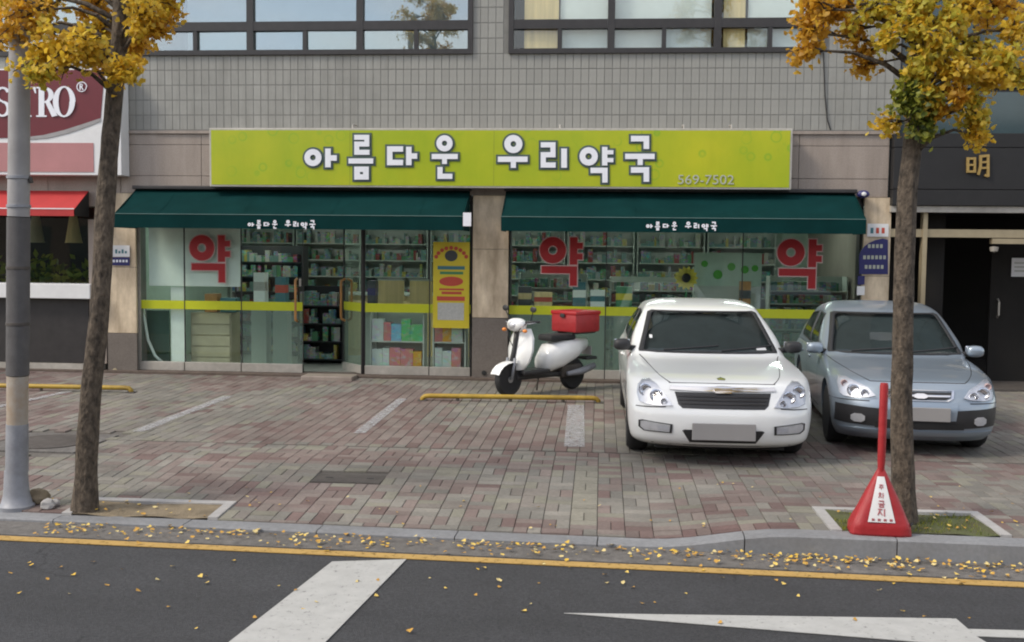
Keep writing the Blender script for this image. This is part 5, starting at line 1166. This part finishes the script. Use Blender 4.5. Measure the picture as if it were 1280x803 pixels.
for s in (-1, 1):
    MB().tube([(-.40, s*.2, .98), (-.42, s*.26, 1.10)], .007, 6).build('mirror_stem', 'plastic', sc); MB().ell((-.42, s*.27, 1.14), (.015, .06, .04)).build('mirror', 'plastic', sc, smooth='all')
for s in (-1, 1): MB().tube([(.35, s*.10, .70), (.45, s*.14, .782), (.88, s*.14, .782)], .012, 8).build('rack_rail', 'plastic', sc)
bx = MB().box(.40, .88, -.24, .24, .795, 1.06, .03).build('delivery_box', 'redbag', sc, smooth=40); MB().box(.39, .89, -.25, .25, 1.03, 1.09, .02).build('lid', 'red', bx, smooth=40); MB().box(.372, .386, -.04, .04, 1.0, 1.05, .004).build('latch', 'plastic', bx)
MB().box(.30, .70, -.09, .12, .18, .36, .04).build('engine', 'iron', sc, smooth=40); MB().tube([(.35, -.14, .24), (.62, -.15, .26), (.86, -.15, .32)], [.03, .05, .045], 10).build('exhaust', 'galv', sc, smooth='all')
MB().box(-.50, .60, -.06, .06, .20, .27, .02).build('frame', 'plastic', sc, smooth=40)
for s_ in (-1, 1):
    MB().tube([(-.37, s_*.30, .97), (-.43, s_*.24, .955), (-.45, s_*.18, .95)], .007, 6).build('brake_lever', 'galv', sc, smooth='all'); MB().tube([(-.43, s_*.16, .96), (-.52, s_*.12, .88), (-.54, s_*.05, .74), (-.50, 0, .60)], .006, 6).build('cable', 'rubber', sc, smooth='all')
    MB().ell((-.50, s_*.20, .86), (.03, .035, .025)).build('indicator', 'orange_lens', sc, smooth='all')
MB().tube([(.30, .12, .30), (.55, .13, .36), (.66, .13, .56)], .02, 8).build('shock_absorber', 'galv', sc, smooth='all')
MB().box(.86, .875, -.09, .09, .46, .58, .003).build('number_plate', 'plate', sc)
MB().box(.76, .98, -.10, .10, .40, .44, .008).build('rear_mudguard', 'plastic', sc); MB().tube([(.05, .10, .28), (.10, .20, .0)], .014, 8).build('side_stand', 'iron', sc)

# ------------------------------------------------------------------ street trees
def tree(name, label, base, path, rads, clusters, mats, limbs, seed, top=7.5):
    rr = random.Random(seed); t = empty(name, base, label=label, cat='tree', group='ginkgo street trees')
    o = Vector(base); P = [Vector(p)-o for p in path]; D = catmull([[*p, r] for p, r in zip(P, rads)], 14); mb = MB()
    n = 32; vs = []
    for i, (x, y, z, r) in enumerate(D):
        for j in range(n):
            a = 2*math.pi*j/n; k = 1+.13*noise.noise((math.cos(a)*1.6+seed, math.sin(a)*1.6, z*1.8))+.10*noise.noise((math.cos(a)*5, math.sin(a)*5+seed, z*4))
            if z < .3: k += (.3-z)*.9
            mb.v.append((x+r*k*math.cos(a), y+r*k*math.sin(a), z))
    for i in range(len(D)-1):
        for j in range(n): mb.f.append((i*n+j, i*n+(j+1) % n, (i+1)*n+(j+1) % n, (i+1)*n+j))
    mb.f.append(tuple(range((len(D)-1)*n, len(D)*n)))
    tr = mb.build('trunk', 'bark', t, smooth='all')
    lm = {k: MB() for k in mats}; bm_ = MB()
    def axis_at(z):
        for a, b in zip(D, D[1:]):
            if a[2] <= z <= b[2]: u = (z-a[2])/max(b[2]-a[2], 1e-6); return Vector(a[:3]).lerp(Vector(b[:3]), u), a[3]
        return Vector(D[-1][:3]), D[-1][3]
    def leaf(m, c, s, dn):
        # fan-shaped leaf hanging from its stalk
        d = (Vector((rr.gauss(0, .75), rr.gauss(0, .75), rr.gauss(-.25, .6)))+dn*.4).normalized(); u = d.orthogonal().normalized(); u.rotate(Matrix.Rotation(rr.uniform(0, 6.28), 3, d)); v = d.cross(u)
        m.add([c, c+d*s*.55+u*s*.62+v*s*.12, c+d*s*.95+u*s*.36, c+d*s*.86-v*s*.06, c+d*s*.95-u*s*.36, c+d*s*.55-u*s*.62+v*s*.12], [(0, 1, 2, 3), (0, 3, 4, 5)])
    for (c, r, cnt, mk) in clusters:
        c = Vector(c)-o; zz = max(2.0, c.z-.30*max(.3, (Vector((c.x, c.y)).length))); zz = min(zz, D[-1][2]); a0, ar = axis_at(zz)
        mid = a0.lerp(c, .55)+Vector((rr.gauss(0, .05), rr.gauss(0, .05), .10)); rl = .009+.007*min(2, (c-a0).length)
        bm_.tube([a0, a0.lerp(mid, .5)+Vector((0, 0, .04)), mid, c], [rl*1.5, rl*1.15, rl*.8, rl*.3], 7)
        for k in range(int(cnt/11)+3):
            e = c+Vector((rr.gauss(0, r*.55), rr.gauss(0, r*.55), rr.gauss(0, r*.5))); s0 = mid.lerp(c, rr.uniform(.3, 1)); bm_.tube([s0, s0.lerp(e, .5)+Vector((0, 0, .02)), e], [.008, .006, .003], 5)
            for q in range(22):
                u = rr.uniform(.35, 1.05); leaf(lm[mk], s0.lerp(e, u)+Vector((rr.gauss(0, .035), rr.gauss(0, .035), rr.gauss(0, .035))), rr.uniform(.028, .050), (e-s0).normalized())
    bm_.build('branches', 'bark', tr, smooth='all')
    for k, m in lm.items():
        if m.v: m.build('crown', k, t)
    return t
def px_path(pts, Y): return [tuple(F(x, y, Y)) for x, y in pts]
lb = G(106, 638, -.10); YT = lb.y; z0 = gz(lb.x, lb.y)-.03; kpx = F(206, 300, YT).x-F(106, 300, YT).x; kpx /= 100
pth = [(F(105, 638, YT).x, YT, z0)]+px_path([(108, 570), (113, 490), (125, 380), (132, 250), (140, 150), (150, 40), (156, -60)], YT)
pth += [(pth[-1][0]+.08, YT+.1, 5.2), (pth[-1][0]+.05, YT+.2, 6.8)]
rd = [14*kpx, 13*kpx, 12*kpx, 11.2*kpx, 10.6*kpx, 10.2*kpx, 9.5*kpx, 9*kpx, .06, .02]
rr = random.Random(2); cl = []
for (x, y, r, n_, mk, dy) in ((50, 70, 24, 130, 'leafy', -.2), (75, 62, 26, 150, 'leafy', -.25), (105, 60, 26, 150, 'leafy', -.3), (128, 76, 18, 90, 'leafo', .2), (158, 84, 16, 90, 'leafy', -.3), (45, 92, 12, 45, 'leafg', -.3), (100, 48, 16, 70, 'leafy', .2),
    (185, 22, 26, 150, 'leafy', -.2), (205, 35, 16, 80, 'leafo', -.1), (172, 55, 18, 80, 'leafo', .3), (210, 5, 20, 100, 'leafy', 0), (20, 15, 26, 120, 'leafo', -.2), (5, 40, 18, 60, 'leafo', 0), (52, 2, 18, 70, 'leafy', .2), (118, 10, 18, 80, 'leafo', .3), (125, 36, 16, 80, 'leafy', .25), (0, 0, 20, 80, 'leafy', .1), (35, 40, 14, 50, 'leafo', .2), (175, 0, 22, 100, 'leafy', .4), (148, 95, 9, 25, 'leafy', -.25)):
    cl.append((F(x, y, YT+dy), r*kpx, n_, mk))
for i in range(46):
    a = rr.uniform(0, 6.28); z = rr.uniform(3.95, 7.4); rad = (1.15-.11*(z-4))*math.sqrt(rr.random()); cl.append(((pth[6][0]-.1+rad*math.cos(a), YT+rad*math.sin(a), z), .24, 130, rr.choice(('leafy', 'leafy', 'leafo'))))
tree('ginkgo_tree', 'ginkgo tree with a leaning trunk and yellow leaves in the bare earth pit', (pth[0][0], YT, z0), pth, rd, cl, ('leafy', 'leafo', 'leafg'), None, 3)
rb = G(1129, 652, 0); YT2 = rb.y; k2 = (F(1229, 300, YT2).x-F(1129, 300, YT2).x)/100
pth = [(F(1129, 652, YT2).x, YT2, -.03)]+px_path([(1128, 560), (1127, 480), (1130, 350), (1134, 250), (1142, 170), (1150, 90), (1156, 10), (1160, -70)], YT2)
pth += [(pth[-1][0]+.05, YT2+.1, 5.3), (pth[-1][0]+.08, YT2+.15, 6.9)]
rd = [15*k2, 14.2*k2, 13.2*k2, 12.6*k2, 12*k2, 11.4*k2, 10.4*k2, 9.6*k2, 9*k2, .055, .02]; cl = []
for (x, y, r, n_, mk, dy) in ((1008, 40, 11, 60, 'leafo', -.1), (1000, 62, 8, 36, 'leafo', -.1), (1012, 12, 16, 80, 'leafo', -.1), (1040, 12, 20, 100, 'leafo', 0), (1058, 40, 12, 50, 'leafo', .1), (1072, 66, 8, 30, 'leafo', .1), (1074, 84, 5, 14, 'leafo', .1), (1085, 10, 24, 120, 'leafg', -.1), (1107, 48, 10, 36, 'leafg', -.2),
    (1120, 12, 22, 100, 'leafg', .2), (1150, 40, 26, 150, 'leafg', -.25), (1175, 60, 26, 160, 'leafg', -.3), (1150, 85, 20, 110, 'leafg', -.3), (1190, 30, 24, 120, 'leafg', -.2), (1196, 90, 20, 110, 'leafy', -.3), (1198, 118, 11, 50, 'leafo', -.3), (1215, 60, 22, 100, 'leafg', .1), (1240, 95, 18, 90, 'leafy', -.2), (1258, 75, 18, 90, 'leafg', -.2),
    (1270, 40, 22, 100, 'leafy', 0), (1250, 10, 24, 120, 'leafo', .2), (1222, 145, 9, 50, 'leafg', -.2), (1224, 170, 9, 50, 'leafy', -.2), (1218, 128, 8, 36, 'leafg', -.2), (1278, 90, 14, 60, 'leafg', 0), (1140, 112, 14, 90, 'leafs', -.25), (1143, 135, 13, 90, 'leafs', -.25), (1150, 158, 12, 70, 'leafs', -.2), (1160, 118, 12, 60, 'leafg', -.25), (1128, 128, 9, 40, 'leafs', -.2), (1150, 5, 26, 120, 'leafg', -.2), (1215, 5, 26, 120, 'leafy', 0), (1108, 158, 7, 14, 'leafy', -.1), (1172, 138, 8, 30, 'leafo', -.2)):
    cl.append((F(x, y, YT2+dy), r*k2, n_, mk))
for i in range(46):
    a = rr.uniform(0, 6.28); z = rr.uniform(4.0, 7.5); rad = (1.2-.11*(z-4))*math.sqrt(rr.random()); cl.append(((pth[6][0]+rad*math.cos(a), YT2+rad*math.sin(a), z), .24, 130, rr.choice(('leafy', 'leafg', 'leafo'))))
tree('ginkgo_tree', 'ginkgo tree with straight trunk and greenish yellow leaves before the silver car', (pth[0][0], YT2, -.03), pth, rd, cl, ('leafy', 'leafo', 'leafg', 'leafs'), None, 8)

# ------------------------------------------------------------------ utility pole
ub = G(21, 634, -.10); YU = ub.y; ku = (F(121, 300, YU).x-F(21, 300, YU).x)/100; zu = gz(ub.x, YU)
up_ = empty('utility_pole', (ub.x, YU, zu), label='tall grey utility pole with dark wrap and steel base sleeve at the kerb', cat='pole')
def zpx(y): return F(21, y, YU).z-zu
lean = (F(25, 0, YU).x-ub.x)/(zpx(0))
def pseg(nm, m_, y0, y1, r0, r1, n=24): z0_, z1_ = zpx(y0), zpx(y1); MB().tube([(lean*z0_, 0, z0_), (lean*z1_, 0, z1_)], [r0*ku, r1*ku], n).build(nm, m_, up_, smooth=40)
pseg('shaft', 'polegrey', 271, -520, 12.6, 9.5); pseg('wrap', 'wrap', 469, 272, 13.2, 13.2); pseg('painted_band', 'rusty', 531, 470, 12.2, 12.4)
pseg('base_sleeve', 'galv', 590, 530, 13.2, 12.8)
MB().lathe([(.001, -.03), (21*ku, -.03), (21*ku, .015), (18*ku, .03), (15*ku, .10), (13.2*ku, zpx(588))], n=28).build('base_flare', 'galv', up_, smooth=40)
for y in (335, 405, 258, 222): z = zpx(y); MB().lathe([(13.2*ku, -.012), (13.8*ku, -.01), (13.8*ku, .01), (13.2*ku, .012)], c=(lean*z, 0, z), n=24).build('band_clamp', 'galv' if y < 270 else 'iron', up_, smooth=40)
z = zpx(222); MB().tube([(12*ku+lean*z, 0, z), (25*ku, 0, z), (27*ku, 0, z-.04)], .016, 8).build('hook', 'iron', up_)
# rubble beside the pole
rr = random.Random(6)
for i, (px, py, sz) in enumerate(((49, 622, .075), (60, 628, .05), (68, 626, .04))):
    p = G(px, py, -.05); z = gz(p.x, p.y); bm = bmesh.new(); bmesh.ops.create_icosphere(bm, subdivisions=2, radius=1)
    for v in bm.verts: v.co *= 1+.35*noise.noise(v.co*1.3+Vector((i*7, 0, 0))); v.co = Vector((v.co.x*sz*1.2, v.co.y*sz, max(-.7, v.co.z)*sz*.9+sz*.6))
    me = bpy.data.meshes.new('stone'); bm.to_mesh(me); bm.free(); me.materials.append(MT['soil' if i == 0 else 'pitstone']); link('stone', me, None, (p.x, p.y, z), label=('brown stone lying against the base of the utility pole', 'pale grey stone between the brown stone and the tree', 'smallest pale stone beside the leaning tree trunk')[i], cat='stone', group='stones beside the pole')

# ------------------------------------------------------------------ red no-parking bag
nb = G(1103, 670, 0); npk = empty('no_parking_marker', (nb.x, nb.y+.09, .0), R(-4), label='red tarpaulin no-parking marker with white triangle standing on the kerb', cat='marker')
kb = (F(1203, 600, nb.y).x-F(1103, 600, nb.y).x)/100; hb = 92*kb; hw0 = 39*kb
bagw = lambda t: 1.0-.25*t if t < .13 else .9675*(1-(t-.13)/.87)**.92
mb = MB(); rows = 30; n = 56
for i in range(rows+1):
    t = i/rows; z = hb*t; hw = hw0*bagw(t) if t < 1 else .012
    hw = max(hw, .021); k = .55+.1*t
    for j in range(n):
        a = 2*math.pi*j/n; e = .35+.5*t; cx = math.copysign(abs(math.cos(a))**e, math.cos(a)); cy = math.copysign(abs(math.sin(a))**e, math.sin(a))
        wv = 1+(.05*noise.noise((cx*3, cy*3, z*6))+.035*noise.noise((cx*6+3, cy*6, z*14)))*(1-t); mb.v.append((hw*cx*wv, hw*cy*k*wv, z))
for i in range(rows):
    for j in range(n): mb.f.append((i*n+j, i*n+(j+1) % n, (i+1)*n+(j+1) % n, (i+1)*n+j))
mb.f += [tuple(range(n-1, -1, -1)), tuple(range(rows*n, rows*n+n))]
mb.build('bag', 'redbag', npk, smooth='all')
zp1 = F(1103, 481, nb.y).z; MB().tube([(0, 0, hb-.06), (0, 0, hb+.02), (.002, 0, zp1-.02), (.002, 0, zp1)], [.021, .026, .028, .024], 14).build('pole', 'redbag', npk, smooth=40)
def bagpt(x, z, off):                      # drape the print on the bag's front
    t = min(.99, max(0, z/hb)); hw = max(.021, hw0*bagw(t)); k = .55+.1*t; e = .35+.5*t
    c = min(1, abs(x)/hw); a = math.acos(min(1, c**(1/e))); return (x, -hw*k*abs(math.sin(a))**e-off-.004, z)
mb = MB(); R_ = 12; C_ = 6
for i in range(R_+1):
    z = hb*(.20+.62*i/R_); h2 = hw0*(.44-.33*i/R_)
    for j in range(C_+1): mb.v.append(bagpt(-hw0*.03+h2*(-1+2*j/C_), z, .003))
for i in range(R_):
    for j in range(C_): p = i*(C_+1)+j; mb.f.append((p, p+1, p+C_+2, p+C_+1))
mb.build('white_print', 'white', npk, smooth='all')
JC = [[('l',[(-4,-5),(4,-5)],1.6), ('l',[(0,-4),(-4,-1)],1.6), ('l',[(0,-4),(4,-1)],1.6), ('l',[(-5,1.2),(5,1.2)],1.6), ('l',[(0,2),(0,5)],1.6)],
      [('l',[(-4,-5),(-1,-5)],1.5), ('l',[(-5,-3),(0,-3)],1.5), ('l',[(-2.5,-2),(-5,4)],1.5), ('l',[(-2.5,-2),(0,4)],1.5), ('l',[(3,-5),(3,5)],1.6), ('l',[(3,0),(5,0)],1.5)],
      [('l',[(-4,-5),(3,-5),(3,-2)],1.5), ('l',[(-5,-.3),(5,-.3)],1.5), ('l',[(-3,2),(3,2),(3,5),(-3,5),(-3,2)],1.4)],
      [('l',[(-5,-4.5),(1,-4.5)],1.5), ('l',[(-2,-4),(-5,3.5)],1.5), ('l',[(-2,-1),(1,3.5)],1.5), ('l',[(4,-5),(4,5)],1.6)]]
for i, st in enumerate(JC):
    zc = hb*(.68-.115*i); s_ = .0029+.0006*i; o_ = bagpt(0, zc, .008); slope = (bagpt(0, zc+.04, .008)[1]-bagpt(0, zc-.04, .008)[1])/.08
    mb = strokes_mesh(st, lambda x, y: (-hw0*.03+x*s_, zc-y*s_), 0, 0, .003); mb.v = [(x, o_[1]+y+(z-zc)*slope, z) for x, y, z in mb.v]; mb.build('print_letter', 'redprint', npk)
for i in range(4):
    x = -hw0*.30+hw0*.19*i; q = bagpt(x, hb*.235, .007); MB().box(x-.009, x+.009, q[1], q[1]+.003, q[2]-.008, q[2]+.008).build('print_mark', 'redprint', npk)
MB().tube([(hw0*.96, -hw0*.1, hb*.14), (hw0*1.02, -hw0*.2, hb*.17), (hw0*.93, -hw0*.35, hb*.15)], .008, 6).build('tie_cord', 'rubber', npk)

# ------------------------------------------------------------------ fallen leaves
rr = random.Random(9); mb = MB()
def fleaf(x, y, z, s):
    a = rr.uniform(0, 6.28); ca, sa = math.cos(a), math.sin(a); tilt = rr.uniform(-.35, .35); tz = rr.uniform(-.35, .35); pts = [(0, 0), (.55, .62), (.95, .36), (.86, 0), (.95, -.36), (.55, -.62)]
    base = .004+abs(tilt)*s*.6+abs(tz)*s*.7
    mb.add([(x+s*(u*ca-v*sa), y+s*(u*sa+v*ca), z+base+s*(u-.5)*tilt+s*v*tz+(.15*s if abs(v) > .5 else 0)) for u, v in pts], [(0, 1, 2, 3), (0, 3, 4, 5)])
for i in range(540):                       # drifts against the kerb
    px = rr.uniform(0, 1280) if rr.random() < .80 else rr.uniform(960, 1290); x = G(px, 690, ZR).x
    if noise.noise((x*1.1, 0, 4)) < -.32: continue
    fleaf(x, yk(x)-abs(rr.gauss(0, .15 if px > 900 else .17))-.02, ZR+.004+rr.uniform(0, .015), rr.uniform(.018, .036))
for i in range(75):
    p = G(rr.uniform(-10, 1290), 700+abs(rr.gauss(0, 45)), ZR); fleaf(p.x, min(p.y, yk(p.x)-.03), ZR+.001, rr.uniform(.018, .034))
for i in range(90):
    p = G(rr.uniform(0, 1290), rr.uniform(600, 668)); 
    if p.y > yk(p.x)+.2: fleaf(p.x, p.y, gz(p.x, p.y)+.003, rr.uniform(.015, .03))
for r_, cnt in ((LPIT, 14), (RPIT, 22)):
    for i in range(cnt): x, y = rr.uniform(r_[0]+.1, r_[1]-.1), rr.uniform(r_[2]+.02, r_[3]-.1); fleaf(x, y, gz(x, y)+.006, rr.uniform(.02, .035))
mb.build('fallen_leaves', 'fallen', None, kind='stuff', label='yellow ginkgo leaves scattered along the gutter and road', cat='leaves')
# low grass in the right-hand pit
mb = MB()
for i in range(1500):
    x, y = rr.uniform(RPIT[0]+.09, RPIT[1]-.09), rr.uniform(RPIT[2]+.02, RPIT[3]-.09)
    if noise.noise((x*3, y*3, 2)) < -.05: continue
    h = rr.uniform(.012, .04); a = rr.uniform(0, 6.28); dx, dy = .006*math.cos(a), .006*math.sin(a); z = -.03
    mb.add([(x-dx, y-dy, z), (x+dx, y+dy, z), (x+rr.gauss(0, .015), y+rr.gauss(0, .015), z+.02+h)], [(0, 1, 2)])
mb.build('low_grass', 'leafs', None, kind='stuff', label='sparse low grass in the earth around the right tree', cat='grass')

# ------------------------------------------------------------------ across the road (seen only as reflections)
for i, (x0, x1, h, m_, lab) in enumerate(((-34, -12, 7.0, 'brick', 'brown brick two storey building across the road'), (-11.5, 8, 8.0, 'render', 'grey rendered two storey building across the road'), (8.5, 34, 7.5, 'brick', 'long brown brick building across the road'))):
    o = empty('opposite_building', ((x0+x1)/2, -30, -.02), label=lab, cat='building'); hw = (x1-x0)/2
    B('wall', m_, o, -hw, hw, -6, 0, 0, h)
    k = int((x1-x0)/2.4)
    for a in range(k):
        xc = -hw+(a+.5)*(x1-x0)/k
        for z0_, z1_ in ((.4, 2.8), (4.2, 5.8)): B('window', 'teal_glass', o, xc-.8, xc+.8, -.02, .03, z0_, z1_)
